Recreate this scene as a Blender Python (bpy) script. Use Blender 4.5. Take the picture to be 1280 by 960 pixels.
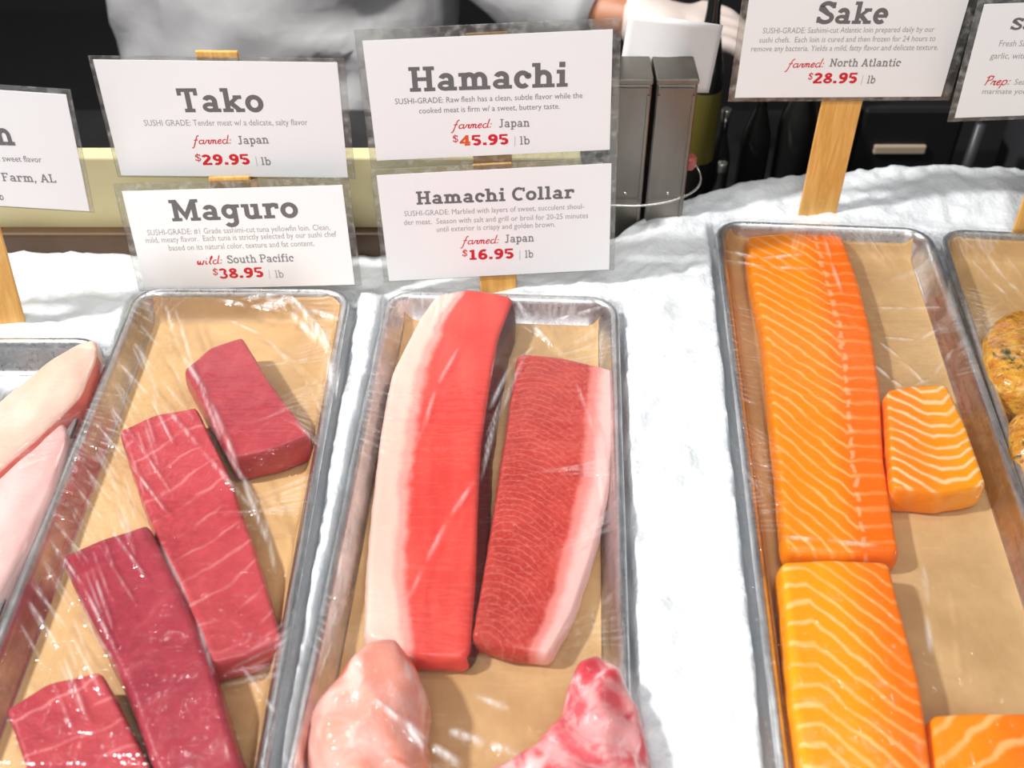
import bpy, bmesh, math, random
import numpy as np
from math import sin, cos, pi, radians, atan2, sqrt
from mathutils import Vector, Matrix, noise
from mathutils.bvhtree import BVHTree

random.seed(7); RNG = np.random.default_rng(7)
for o in list(bpy.data.objects): bpy.data.objects.remove(o)
S = bpy.context.scene
COL = S.collection

# ------------------------------------------------------------------ camera
FPX = 1406.0; CAMH = 0.60; PITCH = radians(42.8)
cam = bpy.data.cameras.new('camera'); camo = bpy.data.objects.new('camera', cam); COL.objects.link(camo)
cam.sensor_width = 36.0; cam.lens = 36.0 * FPX / 1280.0
camo.location = (0, 0, CAMH); camo.rotation_euler = (pi / 2 - PITCH, 0, 0)
cam.clip_start = 0.02; cam.clip_end = 60
cam.dof.use_dof = True; cam.dof.focus_distance = 0.88
cam.dof.aperture_fstop = (cam.lens / 1000.0) / 0.006
S.camera = camo
# ------------------------------------------------------------------ world, lamps, exposure
S.view_settings.view_transform = 'Standard'; S.view_settings.look = 'None'
S.view_settings.gamma = 1.0; S.view_settings.use_curve_mapping = False
S.view_settings.exposure = 0.05
try:
    S.cycles.use_denoising = True
    S.cycles.transparent_max_bounces = 16
    S.cycles.sample_clamp_indirect = 6.0
except Exception: pass
W = bpy.data.worlds.new('world'); S.world = W; W.use_nodes = True
W.node_tree.nodes['Background'].inputs[0].default_value = (1.0, 0.995, 0.99, 1)
W.node_tree.nodes['Background'].inputs[1].default_value = 0.14
def area(name, loc, target, size, power, color=(1, 0.97, 0.93), sy=None):
    l = bpy.data.lights.new(name, 'AREA'); l.energy = power; l.size = size; l.color = color
    if sy: l.shape = 'RECTANGLE'; l.size_y = sy
    o = bpy.data.objects.new(name, l); COL.objects.link(o); o.location = loc
    o.rotation_euler = (Vector(target) - Vector(loc)).to_track_quat('-Z', 'Y').to_euler()
    return o
area('overhead_fill', (0.45, 0.12, 1.80), (0.35, 0.62, 0), 0.8, 7.2, (1, 0.99, 0.97), 0.7)  # unseen overhead fill, added to brighten the right-hand side
area('case_lamp', (-1.45, 0.42, 1.70), (0.25, 0.62, 0), 0.13, 60, (1, 0.985, 0.965))
area('glint_light_right', (0.45, 0.95, 1.6), (0.25, 0.6, 0), 0.06, 2)  # small unseen source added for glints on the film
area('glint_light_left', (-0.45, 1.00, 1.5), (-0.2, 0.6, 0), 0.05, 1.5)  # second tiny source, put in for speckled highlights at the left
kl = area('jacket_fill', (-0.30, 1.00, 1.20), (-0.25, 1.47, 0), 0.10, 4); kl.data.spread = radians(70)  # added fill for the jacket front; narrow spread spares the fish
area('card_fill', (-0.1, -0.95, 1.35), (0, 0.8, 0.1), 0.9, 17, (1, 1, 1))  # front fill added behind the camera to brighten the sign cards

# ------------------------------------------------------------------ picture <-> world helper
FV = np.array([0, cos(PITCH), -sin(PITCH)]); RV = np.array([1.0, 0, 0]); UV_ = np.array([0, sin(PITCH), cos(PITCH)])
CV = np.array([0, 0, CAMH])
def ray(u, v): return FV + RV * (u - 640) / FPX - UV_ * (v - 480) / FPX
def PZ(u, v, z=0.0):
    r = ray(u, v); return CV + r * ((z - CAMH) / r[2])
def PY(u, v, y):
    r = ray(u, v); return CV + r * (y / r[1])
def Pplane(u, v, c, n):
    r = ray(u, v); return CV + r * (np.dot(np.array(c) - CV, n) / np.dot(r, n))

# ------------------------------------------------------------------ object helpers
def tag(o, label, cat, group=None, kind=None):
    o['label'] = label; o['category'] = cat
    if group: o['group'] = group
    if kind: o['kind'] = kind
    return o
def structure(o): o['kind'] = 'structure'; return o
def link(name, me, mats=None, parent=None):
    o = bpy.data.objects.new(name, me); COL.objects.link(o)
    for m in (mats if isinstance(mats, (list, tuple)) else [mats] if mats else []): me.materials.append(m)
    if parent: o.parent = parent
    return o
def mesh(name, V, Fc, mats=None, parent=None, smooth=True, origin=None):
    V = np.array(V, float).reshape(-1, 3)
    if origin is None and parent is None:
        lo, hi = V.min(0), V.max(0); origin = np.array([(lo[0] + hi[0]) / 2, (lo[1] + hi[1]) / 2, lo[2]])
    if origin is None: origin = np.zeros(3)
    me = bpy.data.meshes.new(name); me.from_pydata((V - origin).tolist(), [], [tuple(int(i) for i in f) for f in Fc]); me.update()
    if smooth: me.polygons.foreach_set('use_smooth', [True] * len(me.polygons))
    o = link(name, me, mats, parent); o.location = origin
    return o
def empty(name, loc, rot=None):
    o = bpy.data.objects.new(name, None); COL.objects.link(o); o.location = loc; o.empty_display_size = 0.02
    if rot is not None: o.rotation_euler = rot
    return o
class MB:
    def __init__(s): s.V = []; s.F = []; s.M = []
    def add(s, V, F, m=0):
        b = len(s.V); s.V += [tuple(map(float, v)) for v in V]; s.F += [tuple(i + b for i in f) for f in F]; s.M += [m] * len(F)
    def box(s, c, d, rot=None, m=0, bev=0.0):
        bm = bmesh.new(); bmesh.ops.create_cube(bm, size=1)
        for v in bm.verts: v.co = Vector((v.co.x * d[0], v.co.y * d[1], v.co.z * d[2]))
        if bev: bmesh.ops.bevel(bm, geom=bm.edges[:], offset=bev, segments=2, affect='EDGES', profile=0.5)
        if rot is not None: bmesh.ops.transform(bm, matrix=rot.to_4x4(), verts=bm.verts)
        bm.verts.index_update()
        s.add([(v.co.x + c[0], v.co.y + c[1], v.co.z + c[2]) for v in bm.verts], [[v.index for v in f.verts] for f in bm.faces], m); bm.free()
    def tube(s, pts, r, n=10, m=0, closed=False, cap=True):
        pts = [Vector(p) for p in pts]; N = len(pts); rings = []; up = Vector((0.13, 0.2, 1)).normalized()
        for i, p in enumerate(pts):
            a = pts[(i - 1) % N] if (closed or i > 0) else p; b = pts[(i + 1) % N] if (closed or i < N - 1) else p
            t = (b - a).normalized(); x = t.cross(up)
            if x.length < 1e-3: x = t.cross(Vector((1, 0, 0)))
            x.normalize(); y = x.cross(t); up = y
            rr = r[i] if isinstance(r, (list, tuple)) else r
            rings.append([p + x * rr * cos(2 * pi * k / n) + y * rr * sin(2 * pi * k / n) for k in range(n)])
        V = [tuple(v) for rg in rings for v in rg]; F = []
        for i in range(N if closed else N - 1):
            j = (i + 1) % N
            F += [(i * n + k, i * n + (k + 1) % n, j * n + (k + 1) % n, j * n + k) for k in range(n)]
        if cap and not closed: F += [tuple(range(n))[::-1], tuple((N - 1) * n + k for k in range(n))]
        s.add(V, F, m)
    def lathe(s, prof, c=(0, 0, 0), n=28, m=0):
        V = [(c[0] + r * cos(2 * pi * k / n), c[1] + r * sin(2 * pi * k / n), c[2] + z) for r, z in prof for k in range(n)]
        F = [(i * n + k, i * n + (k + 1) % n, (i + 1) * n + (k + 1) % n, (i + 1) * n + k) for i in range(len(prof) - 1) for k in range(n)]
        F += [tuple(range(n))[::-1], tuple((len(prof) - 1) * n + k for k in range(n))]
        s.add(V, F, m)
    def build(s, name, mats, parent=None, smooth=True, origin=None):
        o = mesh(name, s.V, s.F, mats, parent, smooth, origin)
        o.data.polygons.foreach_set('material_index', s.M)
        return o
def fixnormals(o):
    bm = bmesh.new(); bm.from_mesh(o.data); bmesh.ops.recalc_face_normals(bm, faces=bm.faces[:]); bm.to_mesh(o.data); bm.free(); return o
def autosmooth(o, ang=35):
    me = o.data; bm = bmesh.new(); bm.from_mesh(me)
    for e in bm.edges: e.smooth = not (len(e.link_faces) == 2 and e.calc_face_angle(0) > radians(ang))
    bm.to_mesh(me); bm.free(); return o

# ------------------------------------------------------------------ materials
class NT:
    def __init__(s, name):
        s.m = bpy.data.materials.new(name); s.m.use_nodes = True; s.t = s.m.node_tree
        s.b = s.t.nodes['Principled BSDF']; s.out = s.t.nodes['Material Output']
    def n(s, t, **k):
        x = s.t.nodes.new(t)
        for a, b in k.items(): setattr(x, a, b)
        return x
    def put(s, v, sock):
        if v is None: return
        if hasattr(v, 'links') or isinstance(v, bpy.types.NodeSocket): s.t.links.new(v, sock)
        else:
            if isinstance(v, (tuple, list)) and len(v) == 3 and sock.type == 'RGBA': v = (*v, 1)
            sock.default_value = v
    def math(s, op, a, b=0.0, c=0.0, clamp=False):
        x = s.n('ShaderNodeMath', operation=op, use_clamp=clamp)
        s.put(a, x.inputs[0]); s.put(b, x.inputs[1]); s.put(c, x.inputs[2]); return x.outputs[0]
    def mix(s, f, a, b, blend='MIX'):
        x = s.n('ShaderNodeMix', data_type='RGBA', blend_type=blend)
        s.put(f, x.inputs[0]); s.put(a, x.inputs[6]); s.put(b, x.inputs[7]); return x.outputs[2]
    def rng(s, v, a, b, c=0.0, d=1.0, smooth=True):
        x = s.n('ShaderNodeMapRange'); x.interpolation_type = 'SMOOTHSTEP' if smooth else 'LINEAR'
        s.put(v, x.inputs[0])
        for i, q in enumerate((a, b, c, d)): s.put(q, x.inputs[i + 1])
        return x.outputs[0]
    def coord(s, kind='Object', scale=(1, 1, 1), rot=(0, 0, 0)):
        tc = s.n('ShaderNodeTexCoord'); mp = s.n('ShaderNodeMapping')
        s.t.links.new(tc.outputs[kind], mp.inputs[0]); mp.inputs['Scale'].default_value = scale; mp.inputs['Rotation'].default_value = rot
        return mp.outputs[0]
    def uv(s, name):
        x = s.n('ShaderNodeUVMap', uv_map=name); q = s.n('ShaderNodeSeparateXYZ'); s.t.links.new(x.outputs[0], q.inputs[0])
        return q.outputs[0], q.outputs[1], x.outputs[0]
    def noise(s, vec, scale, detail=3, rough=0.5, dist=0.0):
        x = s.n('ShaderNodeTexNoise'); s.put(vec, x.inputs['Vector']); x.inputs['Scale'].default_value = scale
        x.inputs['Detail'].default_value = detail; x.inputs['Roughness'].default_value = rough; x.inputs['Distortion'].default_value = dist
        return x.outputs[0]
    def bump(s, h, strength=0.3, dist=0.002, normal=None):
        x = s.n('ShaderNodeBump'); x.inputs['Strength'].default_value = strength; x.inputs['Distance'].default_value = dist
        s.put(h, x.inputs['Height']); s.put(normal, x.inputs['Normal']); return x.outputs[0]
    def set(s, **k):
        names = dict(col='Base Color', rough='Roughness', metal='Metallic', ior='IOR', sss='Subsurface Weight', sssr='Subsurface Radius', ssss='Subsurface Scale',
                     coat='Coat Weight', coatr='Coat Roughness', nrm='Normal', spec='Specular IOR Level', trans='Transmission Weight', alpha='Alpha', em='Emission Color', ems='Emission Strength', sheen='Sheen Weight')
        for a, b in k.items(): s.put(b, s.b.inputs[names[a]])
        return s.m
def srgb(r, g, b):
    f = lambda c: (c / 255 / 12.92) if c / 255 <= 0.04045 else ((c / 255 + 0.055) / 1.055) ** 2.4
    return (f(r), f(g), f(b))
def plain(name, col, rough=0.5, metal=0.0, bump=None, var=0.0, **k):
    t = NT(name); c = t.coord()
    if var: t.set(col=t.mix(t.noise(c, 25, 4), tuple(x * (1 - var) for x in col), tuple(min(1, x * (1 + var)) for x in col)))
    else: t.set(col=col)
    t.set(rough=rough, metal=metal, **k)
    if bump: t.set(nrm=t.bump(t.noise(c, bump[0], 4), bump[1], bump[2]))
    return t.m
def m_ice():
    t = NT('crushed_ice'); c = t.coord()
    n1 = t.noise(c, 190, 3, 0.6); v = t.n('ShaderNodeTexVoronoi'); t.put(c, v.inputs['Vector']); v.inputs['Scale'].default_value = 260
    n2 = t.noise(c, 38, 3, 0.55)
    h = t.math('ADD', t.math('MULTIPLY', n1, 0.5), t.math('ADD', t.math('MULTIPLY', v.outputs['Distance'], 0.35), t.math('MULTIPLY', n2, 0.9)))
    t.set(col=t.mix(n2, (0.71, 0.74, 0.765), (0.80, 0.82, 0.84)), rough=0.32, sss=0.35, sssr=(0.02, 0.022, 0.025), ssss=0.3, spec=0.4, nrm=t.bump(h, 0.55, 0.0022))
    return t.m
def m_alu():
    t = NT('aluminium_tray'); c = t.coord(scale=(1, 1, 1)); n = t.noise(c, 60, 5, 0.65); n2 = t.noise(t.coord(scale=(40, 3, 40)), 8, 3)
    col = t.mix(t.rng(n, 0.35, 0.75), (0.58, 0.59, 0.61), (0.82, 0.83, 0.84))
    t.set(col=col, metal=1.0, rough=t.rng(n2, 0.2, 0.8, 0.22, 0.42, False), nrm=t.bump(n, 0.12, 0.001)); return t.m
def m_steel():
    t = NT('worn_steel'); n = t.noise(t.coord(scale=(1, 1, 0.25)), 45, 5, 0.6)
    t.set(col=t.mix(n, (0.13, 0.118, 0.10), (0.30, 0.28, 0.25)), metal=1.0, rough=t.rng(n, 0.2, 0.8, 0.25, 0.5), nrm=t.bump(n, 0.1, 0.001)); return t.m
def m_paper():
    t = NT('kraft_paper'); c = t.coord(); n = t.noise(c, 14, 4, 0.6); f = t.noise(t.coord(scale=(1, 0.12, 1)), 420, 2); w = t.noise(c, 38, 3, 0.6, 0.6)
    col = t.mix(t.rng(n, 0.3, 0.72), (0.50, 0.30, 0.125), (0.66, 0.43, 0.20)); col = t.mix(t.math('MULTIPLY', f, 0.2), col, (0.72, 0.51, 0.28))
    t.set(col=col, rough=0.5, spec=0.35, nrm=t.bump(w, 0.35, 0.003)); return t.m
def m_wood():
    t = NT('light_wood'); c = t.coord(scale=(1, 1, 0.10)); n = t.noise(c, 120, 4, 0.6, 0.8); n2 = t.noise(t.coord(scale=(1, 1, 0.3)), 30, 2)
    col = t.mix(t.rng(n, 0.35, 0.7), (0.50, 0.215, 0.045), (0.74, 0.40, 0.12)); col = t.mix(t.math('MULTIPLY', n2, 0.3), col, (0.82, 0.50, 0.18))
    t.set(col=col, rough=0.45, nrm=t.bump(n, 0.1, 0.001)); return t.m
def m_film(folds):
    t = NT('cling_film'); c = t.coord()
    a = t.noise(t.coord(scale=(1, 0.10, 1), rot=(0, 0, 0.5)), 170, 3, 0.55, 0.5); b = t.noise(t.coord(scale=(0.10, 1, 1), rot=(0, 0, 0.35)), 150, 3, 0.5, 0.5); d = t.noise(c, 42, 3, 0.5, 1.0)
    h = t.math('ADD', t.math('MULTIPLY', a, 0.45), t.math('ADD', t.math('MULTIPLY', b, 0.45), d))
    nr = t.bump(h, folds, 0.004)
    tr = t.n('ShaderNodeBsdfTransparent'); tr.inputs[0].default_value = (0.965, 0.965, 0.965, 1)
    gl = t.n('ShaderNodeBsdfGlossy'); gl.inputs['Roughness'].default_value = 0.13; gl.inputs[0].default_value = (1, 1, 1, 1); t.put(nr, gl.inputs['Normal'])
    fr = t.n('ShaderNodeFresnel'); fr.inputs[0].default_value = 1.46
    mx = t.n('ShaderNodeMixShader'); t.put(t.math('MINIMUM', fr.outputs[0], 0.30), mx.inputs[0]); t.put(tr.outputs[0], mx.inputs[1]); t.put(gl.outputs[0], mx.inputs[2])
    df = t.n('ShaderNodeBsdfDiffuse'); df.inputs[0].default_value = (0.95, 0.95, 0.95, 1); m2 = t.n('ShaderNodeMixShader'); at = t.n('ShaderNodeAttribute', attribute_name='gather'); t.put(t.math('ADD', t.math('MULTIPLY', at.outputs['Fac'], t.rng(a, 0.35, 0.6, 0.08, 0.42)), 0.003), m2.inputs[0])
    t.put(mx.outputs[0], m2.inputs[1]); t.put(df.outputs[0], m2.inputs[2]); t.put(m2.outputs[0], t.out.inputs[0]); return t.m
def m_sleeve():
    t = NT('clear_sleeve'); c = t.coord(); n = t.noise(c, 130, 4, 0.65); nr = t.bump(n, 0.3, 0.001)
    tr = t.n('ShaderNodeBsdfTransparent'); tr.inputs[0].default_value = (0.86, 0.87, 0.85, 1)
    gl = t.n('ShaderNodeBsdfGlossy'); gl.inputs['Roughness'].default_value = 0.18; t.put(nr, gl.inputs['Normal'])
    df = t.n('ShaderNodeBsdfDiffuse'); df.inputs[0].default_value = (0.82, 0.83, 0.80, 1)
    m1 = t.n('ShaderNodeMixShader'); t.put(t.rng(n, 0.42, 0.78, 0.05, 0.32), m1.inputs[0]); t.put(tr.outputs[0], m1.inputs[1]); t.put(df.outputs[0], m1.inputs[2])
    fr = t.n('ShaderNodeFresnel'); fr.inputs[0].default_value = 1.5; m2 = t.n('ShaderNodeMixShader'); t.put(fr.outputs[0], m2.inputs[0]); t.put(m1.outputs[0], m2.inputs[1]); t.put(gl.outputs[0], m2.inputs[2])
    t.put(m2.outputs[0], t.out.inputs[0]); return t.m
def fish_finish(t, col, rough=0.26, coat=0.5, bumps=(90, 0.25), sss=0.12, rad=(0.9, 0.3, 0.2)):
    c = t.coord(); n = t.noise(c, bumps[0], 4, 0.6); n2 = t.noise(t.coord(scale=(1, 1, 1)), 420, 2)
    h = t.math('ADD', n, t.math('MULTIPLY', n2, 0.35))
    return t.set(col=col, rough=rough, coat=coat, coatr=0.12, sss=sss, sssr=rad, ssss=0.006, spec=0.3, nrm=t.bump(h, bumps[1], 0.0025))
def stripes(t, phase, width, soft):
    fr = t.math('FRACT', phase); d = t.math('ABSOLUTE', t.math('SUBTRACT', fr, 0.5)); return t.rng(d, width, width + soft, 1.0, 0.0)
def m_salmon(name, kind, base, deep, line):
    """kind: list of (u_from, u_to, slope) pieces of the flake lines across the fillet; u is 0..1"""
    t = NT(name); U, V, _ = t.uv('metric'); u, v, _ = t.uv('unit'); c = t.coord()
    wob = t.noise(c, 55, 2, 0.5); wob2 = t.noise(c, 16, 2)
    acc = None
    for (a, b, sl) in kind['bends']:
        x = t.math('MULTIPLY', t.rng(u, a, b, 0, 1, False), (b - a) * sl); acc = x if acc is None else t.math('ADD', acc, x)
    ph = t.math('SUBTRACT', t.math('DIVIDE', V, kind['pitch']), acc)
    ph = t.math('ADD', ph, t.math('ADD', t.math('MULTIPLY', wob, 0.55), t.math('MULTIPLY', wob2, 1.2)))
    st = stripes(t, ph, 0.03, kind.get('soft', 0.17))
    ge = t.n('ShaderNodeNewGeometry'); gz = t.n('ShaderNodeSeparateXYZ'); t.put(ge.outputs['True Normal'], gz.inputs[0]); st = t.math('MULTIPLY', st, t.rng(gz.outputs[2], 0.35, 0.7, 0.15, 1.0))
    fade = t.rng(u, kind['fade'][0], kind['fade'][1], 1.0, kind['fade'][2])
    st = t.math('MULTIPLY', st, t.math('MULTIPLY', fade, t.rng(t.noise(c, 30, 2), 0.25, 0.6, 0.35, 1.0)))
    col = t.mix(t.rng(u, kind['deep'][0], kind['deep'][1]), base, deep); col = t.mix(t.rng(t.noise(c, 20, 3), 0.35, 0.7), col, tuple(x * 0.9 for x in deep)) if kind.get('var') else col
    col = t.mix(t.math('MULTIPLY', st, kind.get('line', 0.7)), col, line)
    if kind.get('mid'):
        um = t.math('ADD', u, t.math('MULTIPLY', t.math('SUBTRACT', t.noise(t.coord(), 90, 2), 0.5), 0.10))
        d = t.math('ABSOLUTE', t.math('SUBTRACT', um, kind['mid'])); zz = t.rng(d, 0.008, 0.03, 1, 0)
        dash = stripes(t, t.math('DIVIDE', V, kind['pitch'] * 0.9), 0.22, 0.2)
        col = t.mix(t.math('MULTIPLY', t.math('MULTIPLY', zz, dash), 0.5), col, (0.95, 0.60, 0.33))
    return fish_finish(t, col, rough=0.30, coat=0.2, bumps=(70, 0.2), rad=(1.0, 0.35, 0.08))
def m_tuna(name, lo, hi, pitch=0.02, slope=-1.2, amt=0.35, bend=0.0, line=(0.62, 0.20, 0.20)):
    t = NT(name); U, V, _ = t.uv('metric'); u, v, _ = t.uv('unit'); c = t.coord()
    n = t.noise(c, 22, 4, 0.6); g = t.noise(t.coord(scale=(1, 1, 1)), 160, 3)
    ph = t.math('ADD', t.math('DIVIDE', V, pitch), t.math('ADD', t.math('MULTIPLY', u, slope), t.math('MULTIPLY', t.math('POWER', t.math('ABSOLUTE', t.math('SUBTRACT', u, 0.5)), 2.0), bend)))
    ph = t.math('ADD', ph, t.math('MULTIPLY', t.noise(c, 30, 2), 0.9))
    st = t.math('MULTIPLY', stripes(t, ph, 0.01, 0.10), t.rng(t.noise(c, 40, 2), 0.35, 0.65))
    col = t.mix(t.rng(n, 0.3, 0.7), lo, hi); col = t.mix(t.math('MULTIPLY', t.rng(g, 0.4, 0.7), 0.15), col, tuple(min(1, x * 1.6) for x in hi))
    col = t.mix(t.math('MULTIPLY', st, amt), col, line)
    return fish_finish(t, col, rough=0.33, coat=0.25, bumps=(120, 0.25))
def m_loin_fat():
    t = NT('loin_with_fat'); u, v, _ = t.uv('unit'); U, V, _ = t.uv('metric'); c = t.coord()
    n = t.noise(c, 45, 4, 0.65); n2 = t.noise(t.coord(scale=(1, 0.25, 1)), 60, 4, 0.6)
    e = t.math('ADD', u, t.math('MULTIPLY', t.math('SUBTRACT', n, 0.5), 0.16))
    e = t.math('ADD', e, t.math('MULTIPLY', t.rng(v, 0.78, 1.0), -0.13))
    red = t.mix(t.rng(n2, 0.3, 0.75), (0.70, 0.060, 0.048), (0.82, 0.10, 0.075))
    pink = t.mix(n2, (0.85, 0.32, 0.28), (0.86, 0.42, 0.36)); fat = t.mix(n2, (0.82, 0.54, 0.45), (0.86, 0.62, 0.53))
    col = t.mix(t.rng(e, 0.30, 0.40), pink, red); col = t.mix(t.rng(e, 0.20, 0.29), fat, col); col = t.mix(t.rng(u, 0.985, 0.998), col, (0.085, 0.016, 0.018))  # near-black right side: dark flesh, with the gap's shade painted into it
    return fish_finish(t, col, rough=0.32, coat=0.2, bumps=(110, 0.09))
def m_loin_red():
    t = NT('loin_red'); u, v, _ = t.uv('unit'); U, V, _ = t.uv('metric'); c = t.coord()
    n = t.noise(c, 45, 4, 0.6); g = t.noise(c, 300, 2)
    ph = t.math('ADD', t.math('DIVIDE', V, 0.0062), t.math('MULTIPLY', t.math('POWER', t.math('ABSOLUTE', t.math('SUBTRACT', u, 0.2)), 1.6), -10.0))
    ph = t.math('ADD', ph, t.math('MULTIPLY', n, 2.0)); st = stripes(t, ph, 0.02, 0.13)
    red = t.mix(t.rng(n, 0.3, 0.7), (0.44, 0.036, 0.028), (0.55, 0.060, 0.044)); red = t.mix(t.math('MULTIPLY', t.rng(g, 0.45, 0.75), 0.25), red, (0.85, 0.25, 0.2))
    red = t.mix(t.math('MULTIPLY', st, t.rng(u, 0.35, 0.8, 0.24, 0.05)), red, (0.85, 0.30, 0.24))
    e = t.math('ADD', u, t.math('MULTIPLY', t.math('SUBTRACT', n, 0.5), 0.12))
    col = t.mix(t.rng(e, 0.70, 0.78), red, (0.80, 0.25, 0.22)); col = t.mix(t.rng(e, 0.78, 0.90), col, (0.84, 0.50, 0.46))
    return fish_finish(t, col, rough=0.32, coat=0.2, bumps=(110, 0.09))
def m_collar(name, cols, scale, dist):
    t = NT(name); c = t.coord(); n = t.noise(c, scale, 4, 0.6, dist); n2 = t.noise(t.coord(scale=(1, 0.35, 1), rot=(0, 0, 0.5)), scale * 1.4, 3, 0.55, dist)
    col = t.mix(t.rng(n, 0.36, 0.58), cols[0], cols[1]); col = t.mix(t.rng(n2, 0.52, 0.66), col, cols[2]); col = t.mix(t.rng(t.noise(c, scale * 0.7, 2, 0.5, 1.5), 0.56, 0.68), col, cols[3])
    return fish_finish(t, col, rough=0.25, coat=0.45, bumps=(60, 0.3))
def m_white_fish(name, a, b, c3):
    t = NT(name); c = t.coord(); n = t.noise(t.coord(scale=(1, 0.5, 1), rot=(0, 0, -0.7)), 30, 4, 0.6, 0.4)
    u, v, _ = t.uv('unit'); col = t.mix(t.rng(n, 0.3, 0.7), a, b)
    col = t.mix(t.rng(t.math('ADD', u, t.math('MULTIPLY', n, 0.04)), 0.972, 0.99), col, c3)
    return fish_finish(t, col, rough=0.28, coat=0.4, bumps=(60, 0.07))
def m_patty():
    t = NT('marinated_fish'); c = t.coord(); n = t.noise(c, 95, 5, 0.7, 0.4); n2 = t.noise(c, 210, 3, 0.6); v = t.n('ShaderNodeTexVoronoi'); t.put(c, v.inputs['Vector']); v.inputs['Scale'].default_value = 170
    col = t.mix(t.rng(n, 0.35, 0.65), (0.55, 0.20, 0.008), (0.70, 0.38, 0.03)); col = t.mix(t.rng(n2, 0.55, 0.72), col, (0.33, 0.10, 0.012)); col = t.mix(t.rng(t.noise(c, 70, 3, 0.6, 1.0), 0.60, 0.68), col, (0.05, 0.07, 0.012))
    t.set(col=col, rough=0.25, coat=0.5, coatr=0.15, sss=0.1, sssr=(1, 0.5, 0.1), ssss=0.004, nrm=t.bump(t.math('ADD', n, t.math('MULTIPLY', v.outputs['Distance'], 0.6)), 0.7, 0.004)); return t.m

ICE = m_ice(); ALU = m_alu(); STEEL = m_steel(); PAPER = m_paper(); WOOD = m_wood(); FILM = m_film(0.5); SLEEVE = m_sleeve()
CARD = plain('sign_card', (0.85, 0.86, 0.87), 0.5)
INK = plain('grey_ink', (0.14, 0.138, 0.142), 0.6); INK2 = plain('pale_grey_ink', (0.34, 0.34, 0.35), 0.6); INK3 = plain('mid_grey_ink', (0.20, 0.205, 0.21), 0.6)
REDI = plain('red_ink', (0.60, 0.012, 0.025), 0.55); ORI = plain('orange_red_ink', (0.72, 0.10, 0.02), 0.55); RULE = plain('faint_grey_ink', (0.55, 0.55, 0.56), 0.6)
BLACK = plain('black_laminate', (0.012, 0.012, 0.013), 0.35, var=0.3)
CREAM = plain('cream_board', (0.62, 0.55, 0.31), 0.55, var=0.08); BROWN = plain('brown_trim', (0.07, 0.033, 0.010), 0.5, var=0.35, bump=(60, 0.3, 0.002))
DARKFLOOR = plain('dark_tile', (0.03, 0.03, 0.032), 0.4, var=0.2); DARKWALL = plain('dark_wall', (0.02, 0.02, 0.022), 0.7, var=0.2)
JACKET = plain('grey_cotton', (0.30, 0.296, 0.305), 0.85, bump=(26, 0.35, 0.01), var=0.05); TROUSER = plain('dark_trousers', (0.015, 0.015, 0.018), 0.8)
SKIN = plain('skin', (0.32, 0.13, 0.065), 0.5, sss=0.1, sssr=(1, 0.4, 0.2), ssss=0.01); GLOVE = plain('pale_glove', (0.58, 0.49, 0.45), 0.45, bump=(60, 0.3, 0.004)); HAIR = plain('black_hair', (0.01, 0.008, 0.007), 0.6)
PLASTIC = plain('white_plastic', (0.80, 0.79, 0.79), 0.4); WIRE = plain('bright_wire', (0.75, 0.74, 0.70), 0.25, 1.0)
GLASSD = plain('dark_bottle_glass', (0.010, 0.011, 0.010), 0.1, spec=0.6); OLIVE = plain('olive_label', (0.085, 0.068, 0.008), 0.5, var=0.2); CAPM = plain('bottle_cap', (0.25, 0.2, 0.17), 0.35, 0.4); PALE = plain('pale_label', (0.38, 0.30, 0.22), 0.5)
DKGREY = plain('dark_grey_metal', (0.05, 0.05, 0.055), 0.4, 0.3); REDP = plain('red_plastic', (0.42, 0.10, 0.08), 0.4)

# ------------------------------------------------------------------ the room
mb = MB(); mb.box((0, 1.2, -0.98), (7, 7, 0.06)); structure(mb.build('floor', DARKFLOOR, smooth=False))
mb = MB(); mb.box((0, 3.45, 0.35), (7, 0.1, 2.6)); structure(mb.build('wall_back', DARKWALL, smooth=False))

# ------------------------------------------------------------------ display counter (bin, back board, trim)
counter = empty('display_counter', (0, 0.5, -0.95)); tag(counter, 'fish display counter with cream back board and brown trim behind the ice', 'counter')
def part(mb, name, mats, root, smooth=False, bev=False):
    o = mb.build(name, mats, None, smooth, origin=np.array(root.location)); o.parent = root; o.location = (0, 0, 0); return o
mb = MB(); mb.box((0, 0.56, -0.54), (2.2, 0.86, 0.82), bev=0.01); part(mb, 'base', DKGREY, counter)
mb = MB()
BX = 0.06
mb.box((-0.5 + BX / 2 - 0.05, 0.855, 0.038), (1.1 + BX, 0.018, 0.090), bev=0.002); mb.box((-0.5 + BX / 2 - 0.05, 0.855, -0.068), (1.1 + BX, 0.018, 0.122)); part(mb, 'back_board', CREAM, counter)
mb = MB(); mb.box((-0.5 + BX / 2 - 0.05, 0.838, -0.002), (1.1 + BX, 0.014, 0.030), bev=0.003); part(mb, 'trim', BROWN, counter)
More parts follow.
